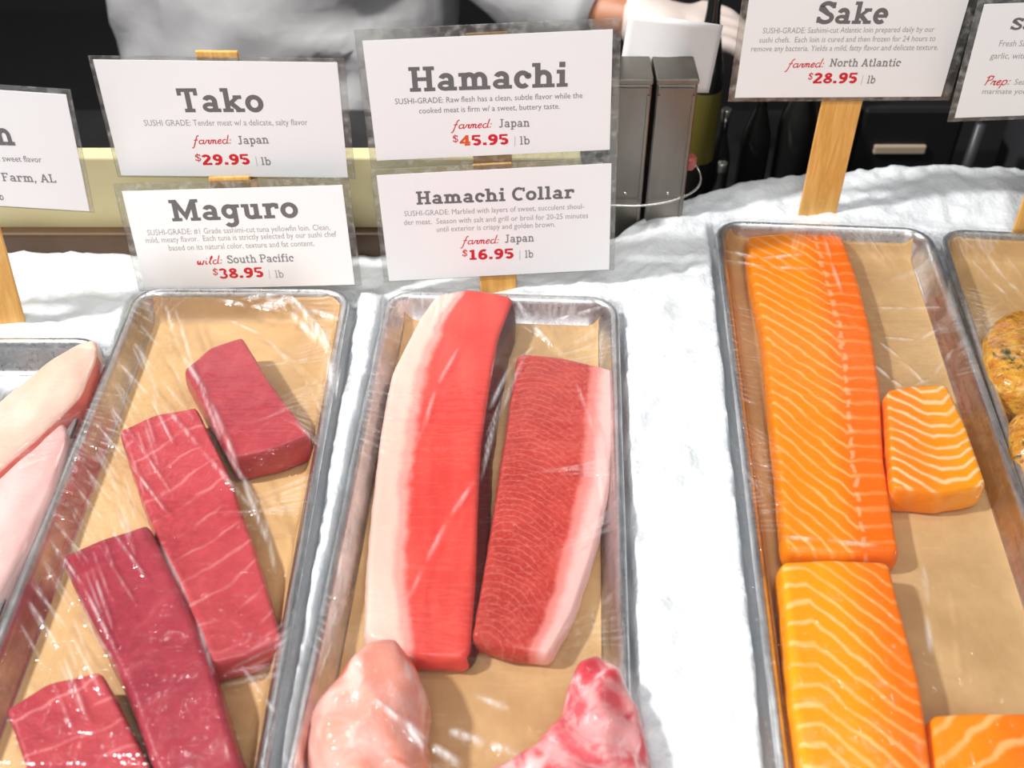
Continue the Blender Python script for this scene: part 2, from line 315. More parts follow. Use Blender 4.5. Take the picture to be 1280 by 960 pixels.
# ------------------------------------------------------------------ trays: frames first (the ice is pressed in under them)
class Tray:
    def __init__(s, name, corner, Wd, a, L=0.57):
        s.name = name; s.c = np.array(corner); s.W = Wd; s.L = L; s.a = a
        s.ex = np.array([cos(a), -sin(a)]); s.ey = np.array([-sin(a), -cos(a)])
    def w(s, x, y, z):
        p = s.c + s.ex * x + s.ey * y; return (p[0], p[1], z)
    def loc(s, X, Y):
        d0 = X - s.c[0]; d1 = Y - s.c[1]; return d0 * s.ex[0] + d1 * s.ex[1], d0 * s.ey[0] + d1 * s.ey[1]
TD = 0.026; TR = 0.026
def wallz(d):    # inner surface height at inset d from the outer edge
    return np.interp(d, [-1, 0.0, 0.0008, 0.003, 0.0055, 0.0072, 0.0085, 0.0150, 0.0175, 0.021], [-0.004, -0.004, -0.0012, 0, -0.0008, -0.003, -0.006, -TD + 0.003, -TD + 0.0006, -TD])
T0 = Tray('white fish', (-0.521, 0.706), 0.19, 0.0, 0.52); T1 = Tray('tuna', (-0.3265, 0.773), 0.188, 0.004); T2 = Tray('loins', (-0.1085, 0.7695), 0.2005, 0.050); T3 = Tray('salmon', (0.1885, 0.875), 0.199, 0.066, 0.66); T4 = Tray('patties', (0.3925, 0.862), 0.2, 0.085, 0.6)
TRAYS = [T0, T1, T2, T3, T4]
def rrect(Wd, L, inset, R=TR, seg=7):
    r = max(R - inset, 0.004); x0, y0, x1, y1 = inset, inset, Wd - inset, L - inset; P = []
    for cx, cy, a0 in ((x0 + r, y0 + r, pi), (x1 - r, y0 + r, 1.5 * pi), (x1 - r, y1 - r, 0), (x0 + r, y1 - r, 0.5 * pi)):
        for k in range(seg): a = a0 + 0.5 * pi * k / (seg - 1); P.append((cx + r * cos(a), cy + r * sin(a)))
    return P
def make_tray(T, label):
    prof = [(0.0155, -TD - 0.0012), (0.0065, -0.0065), (0.0008, -0.0066), (0, -0.004), (0.0008, -0.0012), (0.003, 0), (0.0055, -0.0008), (0.0072, -0.003), (0.0085, -0.006), (0.0150, -TD + 0.003), (0.0175, -TD + 0.0006), (0.021, -TD)]
    V = []; n = 28
    for i, z in prof: V += [T.w(x, y, z) for x, y in rrect(T.W, T.L, i)]
    F = []
    for i in range(len(prof) - 1): F += [(i * n + k, i * n + (k + 1) % n, (i + 1) * n + (k + 1) % n, (i + 1) * n + k) for k in range(n)]
    F += [tuple(range(n))[::-1], tuple((len(prof) - 1) * n + k for k in range(n))]
    o = mesh('metal_tray', V, F, ALU); fixnormals(o); autosmooth(o, 50); tag(o, label, 'tray', 'trays on the ice'); T.obj = o; return o
make_tray(T0, 'metal tray of pale white fish at the left edge of the ice')
make_tray(T1, 'metal tray holding the four dark red tuna pieces')
make_tray(T2, 'metal tray holding the two long red and pink loins and the fish collars')
make_tray(T3, 'metal tray holding the orange striped salmon')
make_tray(T4, 'metal tray of yellow marinated fish at the right edge')

# ------------------------------------------------------------------ crushed ice
def vnoise(shape, cells, seed):
    r = np.random.default_rng(seed); g = r.random((cells[0] + 3, cells[1] + 3)); y = np.linspace(0, cells[0], shape[0]); x = np.linspace(0, cells[1], shape[1])
    yi = y.astype(int); xi = x.astype(int); fy = (y - yi); fx = (x - xi); fy = fy * fy * (3 - 2 * fy); fx = fx * fx * (3 - 2 * fx); fy = fy[:, None]; fx = fx[None]
    a = g[yi][:, xi]; b = g[yi][:, xi + 1]; c = g[yi + 1][:, xi]; d = g[yi + 1][:, xi + 1]
    return (a * (1 - fx) + b * fx) * (1 - fy) + (c * (1 - fx) + d * fx) * fy - 0.5
def ice_back(x): return np.interp(x, [-1, -0.445, -0.137, 0.03, 0.097, 0.135, 0.185, 0.235, 0.284, 0.40, 1.0], [0.828, 0.828, 0.829, 0.84, 0.866, 0.905, 0.925, 0.945, 0.955, 0.963, 0.965])
NX, NY = 470, 250
xs = np.linspace(-0.80, 0.86, NX); sv = np.linspace(0, 1, NY)
X = np.tile(xs, (NY, 1)); bk = ice_back(X) + 0.004; Y = 0.17 + (bk - 0.17) * sv[:, None]
Z = -0.007 + 0.010 * vnoise((NY, NX), (9, 18), 1) + 0.006 * vnoise((NY, NX), (28, 56), 2) + 0.0035 * vnoise((NY, NX), (80, 150), 3) + 0.0022 * vnoise((NY, NX), (170, 320), 4)
mound = np.clip((X - 0.10) / 0.12, 0, 1) * np.clip((Y - 0.885) / 0.05, 0, 1); Z += 0.010 * mound
dist = (1 - sv[:, None]) * (bk - 0.17)
edge = np.clip(1 - dist / 0.012, 0, 1); Z -= edge ** 2 * 0.02 * (X > 0.08)
for T in TRAYS:
    lx, ly = T.loc(X, Y); qx = np.maximum(np.maximum(-lx, lx - T.W), 0); qy = np.maximum(np.maximum(-ly, ly - T.L), 0); dd = np.hypot(qx, qy)
    k = np.clip((dd - 0.0008) / 0.005, 0, 1); k = k * k * (3 - 2 * k); Z = np.where(dd <= 0.0115, (-TD - 0.006) * (1 - k) + np.minimum(Z, -0.004) * k, Z)
    near = np.clip(1 - dd / 0.02, 0, 1); Z = np.where(dd > 0.0115, Z * (1 - near) + np.minimum(Z, -0.0045) * near, Z)
V = np.stack([X, Y, Z], -1).reshape(-1, 3); q = np.arange(NX * NY).reshape(NY, NX)
F = np.stack([q[:-1, :-1], q[:-1, 1:], q[1:, 1:], q[1:, :-1]], -1).reshape(-1, 4).tolist()
loop = list(q[0, :]) + list(q[1:, -1]) + list(q[-1, -2::-1]) + list(q[-2:0:-1, 0]); nb = len(V)
VB = V[loop].copy(); VB[:, 2] = -0.125; V = np.vstack([V, VB]); nl = len(loop)
F += [(loop[i], nb + i, nb + (i + 1) % nl, loop[(i + 1) % nl]) for i in range(nl)] + [tuple(nb + i for i in range(nl))[::-1]]
ice = mesh('crushed_ice', V, F, ICE); tag(ice, 'bed of white crushed ice under and around the fish trays', 'ice', kind='stuff')

# ------------------------------------------------------------------ paper liners
def liner(T, lx, rx, by, label, seed=1):
    """lx, rx, by: inset of the paper's left, right and back edge from the tray's outer edge (small = runs up the wall)"""
    nx, ny = 46, 90; top = []; r = np.random.default_rng(seed)
    gx = np.linspace(0, 1, nx); gx = lx + (T.W - rx - lx) * (0.5 - 0.5 * np.cos(pi * gx)); gy = by + (T.L - 0.03 - by) * np.linspace(0, 1, ny) ** 1.4
    for j, y in enumerate(gy):
        for i, x in enumerate(gx):
            R = TR; dx = max(R - x, x - (T.W - R), 0); dy = max(R - y, 0); m = min(x, T.W - x, y)
            if dx > 0 and dy > 0: m = R - math.hypot(dx, dy)
            m2 = max(m, 0.0078)
            z = float(wallz(m2)) + 0.0009 + 0.0007 * noise.noise((x * 45 + seed, y * 22, 0.3)) * (1 if m > 0.016 else 0.2)
            if m < 0.0078:    # keep the corner inside the bead
                cx = min(max(x, R), T.W - R); cy = max(y, R); s = (R - 0.0078) / max(math.hypot(x - cx, y - cy), 1e-6); x2 = cx + (x - cx) * s; y2 = cy + (y - cy) * s
            else: x2, y2 = x, y
            top.append(T.w(x2, y2, z))
    V = top + [(a, b, c - 0.0003) for a, b, c in top]; n = nx * ny; q = np.arange(n).reshape(ny, nx)
    F = []
    for j in range(ny - 1):
        for i in range(nx - 1):
            f = (q[j, i], q[j, i + 1], q[j + 1, i + 1], q[j + 1, i]); F.append(f[::-1]); F.append(tuple(k + n for k in f))
    lp = list(q[0, :]) + list(q[1:, -1]) + list(q[-1, -2::-1]) + list(q[-2:0:-1, 0]); F += [(lp[k], lp[(k + 1) % len(lp)], lp[(k + 1) % len(lp)] + n, lp[k] + n) for k in range(len(lp))]
    o = mesh('paper_liner', V, F, PAPER); fixnormals(o); tag(o, label, 'paper liner', 'brown paper tray liners'); return o
liner(T1, 0.0170, 0.0085, 0.0085, 'brown paper liner under the four dark red tuna pieces', 1)
liner(T2, 0.0165, 0.0165, 0.0150, 'brown paper liner under the red and pink loins and collars', 2)
liner(T3, 0.0100, 0.0165, 0.0110, 'brown paper liner under the orange salmon', 3)
liner(T4, 0.0120, 0.0165, 0.0085, 'brown paper liner under the yellow marinated fish', 4)

# ------------------------------------------------------------------ fish pieces: a patch between four outline curves, given height and rounding
def resamp(P, n):
    P = np.array(P, float); d = np.r_[0, np.cumsum(np.linalg.norm(np.diff(P, axis=0), axis=1))]; t = np.linspace(0, d[-1], n)
    Q = np.stack([np.interp(t, d, P[:, k]) for k in range(P.shape[1])], -1)
    if len(P) > 2:
        for _ in range(3): Q[1:-1] = 0.25 * Q[:-2] + 0.5 * Q[1:-1] + 0.25 * Q[2:]
    return Q
FISH = []
def fillet(name, T, left, right, top, bot, ztop, mat, label, cat='fish', rnd=0.004, corner=0.12, dome=0.0, lump=0.0006, tilt=None, zb=None, group=None, lean=0.0, leanx=0.0, nu=30, nv=64, seed=0):
    """left/right run from far to near, top/bot run from left to right, all picture outlines of the upper face at height ztop"""
    zb = -TD + 0.0022 if zb is None else zb
    un = lambda pts: [PZ(u, v, ztop)[:2] for u, v in pts]
    L, R, Tp, B = resamp(un(left), nv), resamp(un(right), nv), resamp(un(top), nu), resamp(un(bot), nu)
    def dens(n): g = np.linspace(0, 1, n); return g + 0.07 * -np.sin(2 * pi * g)
    us, vs = dens(nu), dens(nv)
    def at(C, t): f = np.clip(t, 0, 1) * (len(C) - 1); i = np.minimum(f.astype(int), len(C) - 2); k = (f - i)[..., None]; return C[i] * (1 - k) + C[i + 1] * k
    Ug, Vg = np.meshgrid(us, vs)
    wid = np.linalg.norm(at(R, np.array([.5])) - at(L, np.array([.5]))); lng = np.linalg.norm(at(B, np.array([.5])) - at(Tp, np.array([.5])))
    # round the corners of the patch in plan
    rc = corner * min(wid, lng); cu, cv = rc / wid, rc / lng
    px = (np.minimum(Ug, 1 - Ug)) / cu; py = (np.minimum(Vg, 1 - Vg)) / cv; h = np.hypot(1 - px, 1 - py); mask = (px < 1) & (py < 1)
    sq = np.maximum(1 - px, 1 - py); sc = np.where(mask & (h > 1e-6), sq / np.maximum(h, 1e-6), 1.0)
    nx_, ny_ = 1 - (1 - px) * sc, 1 - (1 - py) * sc
    U2 = np.where(mask, np.where(Ug < .5, nx_ * cu, 1 - nx_ * cu), Ug); V2 = np.where(mask, np.where(Vg < .5, ny_ * cv, 1 - ny_ * cv), Vg)
    u, v = U2[..., None], V2[..., None]
    Pt = at(L, V2) * (1 - u) + at(R, V2) * u + at(Tp, U2) * (1 - v) + at(B, U2) * v - (L[0] * (1 - u) * (1 - v) + R[0] * u * (1 - v) + L[-1] * (1 - u) * v + R[-1] * u * v)
    # edge distance (in metres) from the original square
    de = np.minimum(np.minimum(Ug, 1 - Ug) * wid, np.minimum(Vg, 1 - Vg) * lng)
    k = np.clip(1 - de / rnd, 0, 1); drop = rnd * (1 - np.sqrt(np.maximum(1 - k * k, 0)))
    Zt = ztop - drop + dome * (np.sin(pi * Ug) * np.sin(pi * Vg) ** 0.5)
    if tilt is not None: Zt = Zt + tilt(Ug, Vg)
    for j in range(nv):
        for i in range(nu): Zt[j, i] += lump * noise.noise((Pt[j, i, 0] * 60 + seed * 7.3, Pt[j, i, 1] * 60, seed))
    top_v = np.concatenate([Pt, Zt[..., None]], -1).reshape(-1, 3); V = list(top_v); q = np.arange(nu * nv).reshape(nv, nu); F = []
    F += [(a, b, c, d) for a, b, c, d in np.stack([q[:-1, :-1], q[1:, :-1], q[1:, 1:], q[:-1, 1:]], -1).reshape(-1, 4)]
    lp = list(q[0, :]) + list(q[1:, -1]) + list(q[-1, -2::-1]) + list(q[-2:0:-1, 0]); n = len(lp); ctr = top_v[:, :2].mean(0); prev = lp
    uvn = np.stack([Ug, Vg], -1).reshape(-1, 2).tolist(); uvm = np.stack([Ug * wid, Vg * lng], -1).reshape(-1, 2).tolist()
    outn = []
    for i in range(n):
        a, b = top_v[lp[i - 1]][:2], top_v[lp[(i + 1) % n]][:2]; tn = b - a; nn = np.array([-tn[1], tn[0]]); nn /= max(np.linalg.norm(nn), 1e-9)
        if np.dot(nn, top_v[lp[i]][:2] - ctr) < 0: nn = -nn
        outn.append(nn)
    for fz in (0.12, 0.35, 0.62, 0.85, 0.97, 1.0):
        base = len(V); bul = 0.0012 * sin(pi * min(fz, 0.9)) - (0.0025 if fz == 1.0 else 0.0008 if fz > 0.95 else 0)
        for i in range(n):
            p = top_v[lp[i]]; off = outn[i] * (bul + (lean + leanx * max(0.0, outn[i][0]) * min(1.0, min(uvn[lp[i]][1], 1 - uvn[lp[i]][1]) / 0.08)) * fz) + outn[i] * 0.0008 * noise.noise((p[0] * 90, p[1] * 90, fz * 3 + seed))
            V.append(np.array([p[0] + off[0], p[1] + off[1], p[2] + (zb - p[2]) * fz])); uvn.append(uvn[lp[i]]); uvm.append((uvm[lp[i]][0] + 0, uvm[lp[i]][1] + 0.0))
        cur = list(range(base, base + n)); F += [(prev[i], prev[(i + 1) % n], cur[(i + 1) % n], cur[i]) for i in range(n)]; prev = cur
    F.append(tuple(prev))
    o = mesh(name, V, F, mat); me = o.data
    for nm, arr in (('unit', uvn), ('metric', uvm)):
        ly = me.uv_layers.new(name=nm); vi = np.empty(len(me.loops), int); me.loops.foreach_get('vertex_index', vi); ly.data.foreach_set('uv', np.array(arr)[vi].reshape(-1))
    fixnormals(o); tag(o, label, cat, group); FISH.append((T, o)); return o

tA = m_tuna('tuna_flesh', (0.36, 0.035, 0.050), (0.45, 0.058, 0.070), 0.026, 1.5, 0.12)
tB = m_tuna('tuna_flesh_lined', (0.40, 0.038, 0.050), (0.52, 0.068, 0.08), 0.0215, 0.9, 0.5, 0.9, (0.74, 0.30, 0.29))
tC = m_tuna('tuna_flesh_dark', (0.27, 0.022, 0.040), (0.38, 0.042, 0.062), 0.03, 0.8, 0.12)
tD = m_tuna('tuna_flesh_banded', (0.37, 0.034, 0.048), (0.48, 0.065, 0.075), 0.0165, 0.6, 0.55, 0.8, (0.74, 0.30, 0.30))
fillet('tuna_piece', T1, [(230, 462), (258, 512), (291, 571)], [(303, 421), (338, 478), (388, 543)], [(230, 462), (263, 434), (303, 421)], [(291, 571), (345, 560), (388, 543)], 0.004, tA, 'short dark red tuna block, farthest piece in its tray', 'tuna', group='tuna pieces', corner=0.05, rnd=0.0025, seed=1)
fillet('tuna_piece', T1, [(149, 537), (178, 625), (208, 700), (262, 828)], [(245, 508), (285, 590), (320, 690), (352, 800)], [(149, 537), (195, 517), (245, 508)], [(262, 828), (310, 818), (352, 800)], 0.000, tB, 'long red tuna slab with fine pale lines, between the short block and the darkest slab', 'tuna', group='tuna pieces', corner=0.05, rnd=0.003, seed=2)
fillet('tuna_piece', T1, [(77, 692), (103, 753), (157, 858), (200, 985), (215, 1050)], [(184, 653), (215, 710), (262, 820), (300, 945), (325, 1050)], [(77, 692), (130, 670), (184, 653)], [(215, 1050), (270, 1050), (325, 1050)], 0.006, tC, 'darkest longest tuna slab, lying across the middle of its tray', 'tuna', group='tuna pieces', corner=0.05, rnd=0.0055, seed=3)
fillet('tuna_piece', T1, [(7, 886), (33, 960), (50, 1030)], [(126, 838), (160, 905), (200, 985), (220, 1030)], [(7, 886), (60, 853), (126, 838)], [(50, 1030), (130, 1032), (220, 1030)], 0.002, tD, 'red tuna block with broad pale bands, nearest piece in its tray', 'tuna', group='tuna pieces', corner=0.06, rnd=0.003, seed=4)

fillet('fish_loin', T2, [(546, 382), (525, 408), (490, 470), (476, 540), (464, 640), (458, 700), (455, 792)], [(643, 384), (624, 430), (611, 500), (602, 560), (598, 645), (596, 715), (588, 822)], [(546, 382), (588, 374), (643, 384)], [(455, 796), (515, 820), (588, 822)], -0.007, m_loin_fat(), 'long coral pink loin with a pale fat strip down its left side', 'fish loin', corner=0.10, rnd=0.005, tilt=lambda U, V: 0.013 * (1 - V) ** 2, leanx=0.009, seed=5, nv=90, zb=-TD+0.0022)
fillet('fish_loin', T2, [(647, 441), (637, 510), (620, 620), (605, 715), (590, 796)], [(769, 462), (768, 527), (762, 602), (745, 680), (716, 766), (688, 815)], [(647, 441), (700, 445), (769, 462)], [(590, 796), (640, 810), (688, 815)], -0.007, m_loin_red(), 'dark red finely lined loin with a pale edge on its right', 'fish loin', corner=0.06, rnd=0.003, seed=6, nv=90)
cI = m_collar('collar_flesh', ((0.82, 0.42, 0.36), (0.83, 0.34, 0.26), (0.86, 0.58, 0.52), (0.72, 0.17, 0.10)), 26, 1.0)
cJ = m_collar('collar_flesh_red', ((0.80, 0.36, 0.36), (0.70, 0.10, 0.12), (0.87, 0.56, 0.55), (0.60, 0.05, 0.07)), 32, 1.4)
fillet('fish_collar', T2, [(466, 795), (427, 826), (385, 878), (380, 915), (384, 960), (400, 1060)], [(498, 790), (522, 824), (534, 857), (530, 905), (538, 960), (560, 1060)], [(466, 795), (481, 788), (498, 790)], [(400, 1060), (480, 1075), (560, 1060)], 0.016, cI, 'smooth pale pink fish collar with an orange tinge, beside the tray rim', 'fish collar', corner=0.25, rnd=0.018, dome=0.010, lump=0.004, seed=7, group='fish collars')
fillet('fish_collar', T2, [(718, 824), (709, 855), (700, 890), (668, 925), (600, 962), (560, 1050)], [(768, 822), (784, 845), (803, 890), (815, 940), (825, 990), (830, 1050)], [(718, 824), (745, 815), (768, 822)], [(560, 1050), (700, 1070), (830, 1050)], 0.012, cJ, 'ragged pink and red marbled fish collar in the corner below the dark red loin', 'fish collar', corner=0.2, rnd=0.010, dome=0.006, lump=0.006, seed=8, group='fish collars')

OR, OD, OL = (0.98, 0.30, 0.004), (0.97, 0.20, 0.002), (1.0, 0.62, 0.24)
sK = m_salmon('salmon_long', dict(bends=[(0.0, 0.66, 6.6)], pitch=0.0155, fade=(0.55, 0.85, 0.35), deep=(0.45, 0.75), mid=0.70, line=0.62), (0.98, 0.285, 0.002), (0.95, 0.175, 0.001), OL)
sL = m_salmon('salmon_wide', dict(bends=[(0.22, 0.92, 5.6)], pitch=0.0145, fade=(0.45, 0.95, 0.5), deep=(0.4, 0.9), line=0.75), (1.0, 0.365, 0.003), OD, OL)
sM = m_salmon('salmon_chevron', dict(bends=[(0.0, 0.55, 4.2), (0.80, 1.0, -3.5)], pitch=0.0118, fade=(0.9, 1.0, 1.0), deep=(0.9, 0.2), line=0.85, soft=0.22), (1.0, 0.365, 0.003), (0.97, 0.26, 0.006), (1.0, 0.72, 0.42))
sN = m_salmon('salmon_corner', dict(bends=[(0.0, 1.0, -2.2)], pitch=0.019, fade=(0.9, 1.0, 1.0), deep=(0.3, 0.9), line=0.7), (1.0, 0.30, 0.005), OD, OL)
fillet('salmon_fillet', T3, [(933, 294), (940, 350), (954, 410), (964, 510), (974, 600), (981, 688)], [(1054, 293), (1075, 350), (1091, 410), (1101, 477), (1106, 570), (1116, 630), (1126, 686)], [(933, 294), (990, 289), (1054, 293)], [(981, 688), (1050, 694), (1126, 692)], -0.004, sK, 'long orange salmon side with diagonal white lines, farthest in the tray', 'salmon', corner=0.07, rnd=0.005, seed=9, nv=90, group='salmon pieces')
fillet('salmon_fillet', T3, [(975, 700), (981, 760), (989, 877), (1001, 960), (1010, 1060)], [(1112, 700), (1130, 770), (1152, 852), (1164, 940), (1175, 1060)], [(975, 700), (1040, 697), (1112, 700)], [(1010, 1060), (1090, 1065), (1175, 1060)], 0.002, sL, 'broad orange salmon side directly below the long one, along the left rim', 'salmon', corner=0.07, rnd=0.005, seed=10, nv=80, group='salmon pieces')
fillet('salmon_fillet', T3, [(1107, 487), (1111, 550), (1115, 612)], [(1184, 479), (1210, 535), (1235, 606)], [(1107, 487), (1145, 480), (1184, 479)], [(1115, 612), (1180, 616), (1235, 606)], 0.000, sM, 'small square salmon piece with bold white chevron lines', 'salmon', corner=0.10, rnd=0.004, seed=11, group='salmon pieces')
fillet('salmon_fillet', T3, [(1163, 893), (1168, 960), (1178, 1060)], [(1300, 890), (1315, 960), (1335, 1060)], [(1163, 893), (1220, 889), (1300, 890)], [(1178, 1060), (1250, 1060), (1335, 1060)], -0.002, sN, 'salmon piece cut off by the lower right corner of the photo', 'salmon', corner=0.07, rnd=0.004, seed=12, group='salmon pieces')

wE = m_white_fish('pale_fillet', (0.80, 0.50, 0.40), (0.84, 0.60, 0.50), (0.75, 0.16, 0.12)); wF = m_white_fish('pinkish_fillet', (0.78, 0.46, 0.43), (0.84, 0.58, 0.55), (0.84, 0.58, 0.55))
fillet('white_fish_fillet', T0, [(118, 417), (60, 448), (0, 497), (-70, 560), (-130, 640)], [(124, 440), (103, 496), (50, 548), (0, 590), (-60, 660)], [(118, 417), (121, 425), (124, 440)], [(-130, 640), (-95, 650), (-60, 660)], 0.010, wE, 'pale peach fish fillet with a thin red lower edge, reaching up to the tray rim', 'fish fillet', corner=0.3, rnd=0.007, dome=0.004, seed=13, group='white fish fillets')
fillet('white_fish_fillet', T0, [(78, 522), (30, 566), (-20, 608), (-80, 690), (-120, 780)], [(86, 545), (66, 612), (38, 675), (0, 745), (-30, 810)], [(78, 522), (82, 530), (86, 545)], [(-120, 780), (-75, 795), (-30, 810)], 0.004, wF, 'translucent pink fish fillet lying below the peach one', 'fish fillet', corner=0.3, rnd=0.006, dome=0.004, seed=14, group='white fish fillets')
mp = m_patty()
fillet('marinated_fish', T4, [(1231, 398), (1231, 440), (1244, 484)], [(1330, 390), (1338, 440), (1345, 480)], [(1231, 398), (1270, 382), (1330, 390)], [(1244, 484), (1290, 494), (1345, 480)], 0.008, mp, 'yellow herb coated fish lump, the farther of two', 'marinated fish', corner=0.4, rnd=0.014, dome=0.006, lump=0.004, seed=15, group='yellow marinated fish')
fillet('marinated_fish', T4, [(1264, 502), (1263, 540), (1275, 585)], [(1365, 500), (1372, 540), (1380, 580)], [(1264, 502), (1310, 492), (1365, 500)], [(1275, 585), (1320, 596), (1380, 580)], 0.008, mp, 'yellow herb coated fish lump with green leaves, the nearer of two', 'marinated fish', corner=0.4, rnd=0.014, dome=0.006, lump=0.004, seed=16, group='yellow marinated fish')

# ------------------------------------------------------------------ cling film stretched over each tray (a membrane over the fish and the rim)
def film(T, label, folds=(), seed=1, y0=-0.0035, strength=1.0):
    ov = 0.0035; h = 0.004; nx = int((T.W + 2 * ov) / h) + 1; ny = int((T.L - y0 - 0.02) / h) + 1
    gx = np.linspace(-ov, T.W + ov, nx); gy = np.linspace(y0, T.L - 0.02, ny)
    bvs = []
    for TT, o in FISH:
        if TT is T:
            M = o.matrix_basis; bvs.append(BVHTree.FromPolygons([M @ v.co for v in o.data.vertices], [tuple(p.vertices) for p in o.data.polygons]))
    ob = np.full((ny, nx), -1.0); fixed = np.zeros((ny, nx), bool)
    for j, y in enumerate(gy):
        for i, x in enumerate(gx):
            w = T.w(x, y, 0.2); z = -1.0
            for b in bvs:
                hit = b.ray_cast(Vector(w), Vector((0, 0, -1)))[0]
                if hit is not None: z = max(z, hit.z + 0.0011)
            R = TR; m = min(x, T.W - x, y); dx = max(R - x, x - (T.W - R), 0); dy = max(R - y, 0)
            if dx > 0 and dy > 0: m = R - math.hypot(dx, dy)
            if -0.001 < m < 0.0062: z = max(z, 0.0010)
            elif m <= -0.001: z = max(z, 0.0010 + (m + 0.001) * 0.62); fixed[j, i] = True
            ob[j, i] = z
    base = np.where(ob > -0.5, ob, 0.0012); z = base.copy(); fl = ob > -0.5
    for it in range(500):
        p = np.pad(z, 1, mode='edge'); a = 0.25 * (p[:-2, 1:-1] + p[2:, 1:-1] + p[1:-1, :-2] + p[1:-1, 2:])
        sag = -0.0000045
        z = np.where(fl, np.maximum(ob, a + sag), a + sag); z = np.where(fixed, base, z)
    K = 3.2; NX2, NY2 = int(nx * K), int(ny * K); ux = np.linspace(0, nx - 1, NX2); uy = np.linspace(0, ny - 1, NY2)
    xi = np.minimum(ux.astype(int), nx - 2); yi = np.minimum(uy.astype(int), ny - 2); fx = (ux - xi)[None]; fy = (uy - yi)[:, None]
    Zf = (z[yi][:, xi] * (1 - fx) + z[yi][:, xi + 1] * fx) * (1 - fy) + (z[yi + 1][:, xi] * (1 - fx) + z[yi + 1][:, xi + 1] * fx) * fy
    for _ in range(2):
        p = np.pad(Zf, 1, mode='edge'); Zf = np.maximum(Zf - 0.0002, 0.5 * Zf + 0.125 * (p[:-2, 1:-1] + p[2:, 1:-1] + p[1:-1, :-2] + p[1:-1, 2:]))
    Xf, Yf = np.meshgrid(np.linspace(gx[0], gx[-1], NX2), np.linspace(gy[0], gy[-1], NY2))
    Gm = np.zeros_like(Zf)
    def ridge(a, b, hgt, wd):
        nonlocal Zf, Gm
        d = np.array(b) - np.array(a); L2 = max(d @ d, 1e-9); t = ((Xf - a[0]) * d[0] + (Yf - a[1]) * d[1]) / L2; tc = np.clip(t, 0, 1)
        dist = np.hypot(Xf - a[0] - tc * d[0], Yf - a[1] - tc * d[1]); k = np.sin(pi * np.clip(t, 0.0, 1)) ** 0.6 * np.clip(1 - dist / wd, 0, 1); Zf = Zf + hgt * k; Gm = np.maximum(Gm, np.clip(hgt / 0.0018, 0.3, 1.4) * np.clip(k * 1.3 - 0.3, 0, 1))
    for pts, hgt, wd in folds:
        q = [T.loc(*PZ(u, v, 0.004)[:2]) for u, v in pts]
        for a, b in zip(q[:-1], q[1:]): ridge(a, b, hgt, wd)
    r = np.random.default_rng(seed)
    for k in range(int(17 * strength)):   # fans of tension streaks running in from the rims
        side = r.integers(0, 5); yy = r.uniform(0.01, 0.46); xx = r.uniform(0.01, T.W - 0.01)
        if side < 2: p0, a0 = (-0.001, yy), r.normal(0.45, 0.35)
        elif side < 4: p0, a0 = (T.W + 0.001, yy), pi - r.normal(0.45, 0.35)
        else: p0, a0 = (xx, -0.001), pi / 2 + r.normal(0, 0.4)
        n = r.integers(6, 12); L0 = r.uniform(0.03, 0.075); spread = r.uniform(0.015, 0.03)
        for q in range(n):
            t = (q - n / 2) / n * 2; a = a0 + t * 0.30 + r.normal(0, 0.05); ln = L0 * r.uniform(0.45, 1.0)
            tang = (0, 1) if side < 4 else (1, 0); b0 = (p0[0] + tang[0] * t * spread, p0[1] + tang[1] * t * spread)
            m = (b0[0] + cos(a) * ln * .5, b0[1] + sin(a) * ln * .5); e = (m[0] + cos(a + 0.12) * ln * .5, m[1] + sin(a + 0.12) * ln * .5); hh = r.uniform(0.0003, 0.0010); ww = r.uniform(0.0014, 0.0022)
            ridge(b0, e, hh, ww)
    V = [T.w(x, y, zz) for x, y, zz in zip(Xf.ravel(), Yf.ravel(), Zf.ravel())]; q = np.arange(NX2 * NY2).reshape(NY2, NX2)
    F = np.stack([q[:-1, :-1], q[1:, :-1], q[1:, 1:], q[:-1, 1:]], -1).reshape(-1, 4).tolist()
    o = mesh('cling_film', V, F, FILM); ga = o.data.attributes.new('gather', 'FLOAT', 'POINT'); ga.data.foreach_set('value', Gm.ravel().astype(np.float32)); tag(o, label, 'cling film', 'cling film over the trays'); return o
film(T1, 'clear cling film stretched over the tray of dark red tuna', seed=11, folds=[([(168 - k * 10 + 6 * sin(k * 2.3), 395 + k * 25), (205 - k * 9, 440 + k * 27), (238 - k * 8 + 16 * sin(k * 1.7), 500 + k * 29)], 0.0007 + 0.0005 * (k % 3), 0.0018) for k in range(15)] + [([(160 - k * 10, 420 + k * 25), (188 - k * 9, 480 + k * 26), (205 - k * 8, 540 + k * 27)], 0.0007, 0.0016) for k in range(15)] + [
    ([(205, 375), (225, 440), (262, 500), (300, 590), (340, 690)], 0.0016, 0.0035), ([(215, 372), (245, 470), (280, 560), (330, 640), (345, 720)], 0.0012, 0.003), ([(170, 425), (200, 500), (250, 560), (320, 640)], 0.0012, 0.003),
    ([(350, 368), (395, 400), (420, 450), (425, 500)], 0.004, 0.007), ([(320, 378), (370, 381), (412, 425)], 0.003, 0.006), ([(330, 372), (385, 384), (430, 400)], 0.003, 0.006),
    ([(300, 372), (350, 366), (385, 395), (410, 440), (415, 490)], 0.004, 0.006), ([(270, 372), (310, 380), (360, 385), (400, 430)], 0.003, 0.005), ([(120, 560), (150, 620), (170, 700)], 0.001, 0.003), ([(280, 395), (330, 420), (380, 470), (405, 520)], 0.0012, 0.003),
    ([(200, 680), (245, 770), (270, 850)], 0.001, 0.0025), ([(300, 830), (330, 870), (345, 890)], 0.001, 0.0025)])
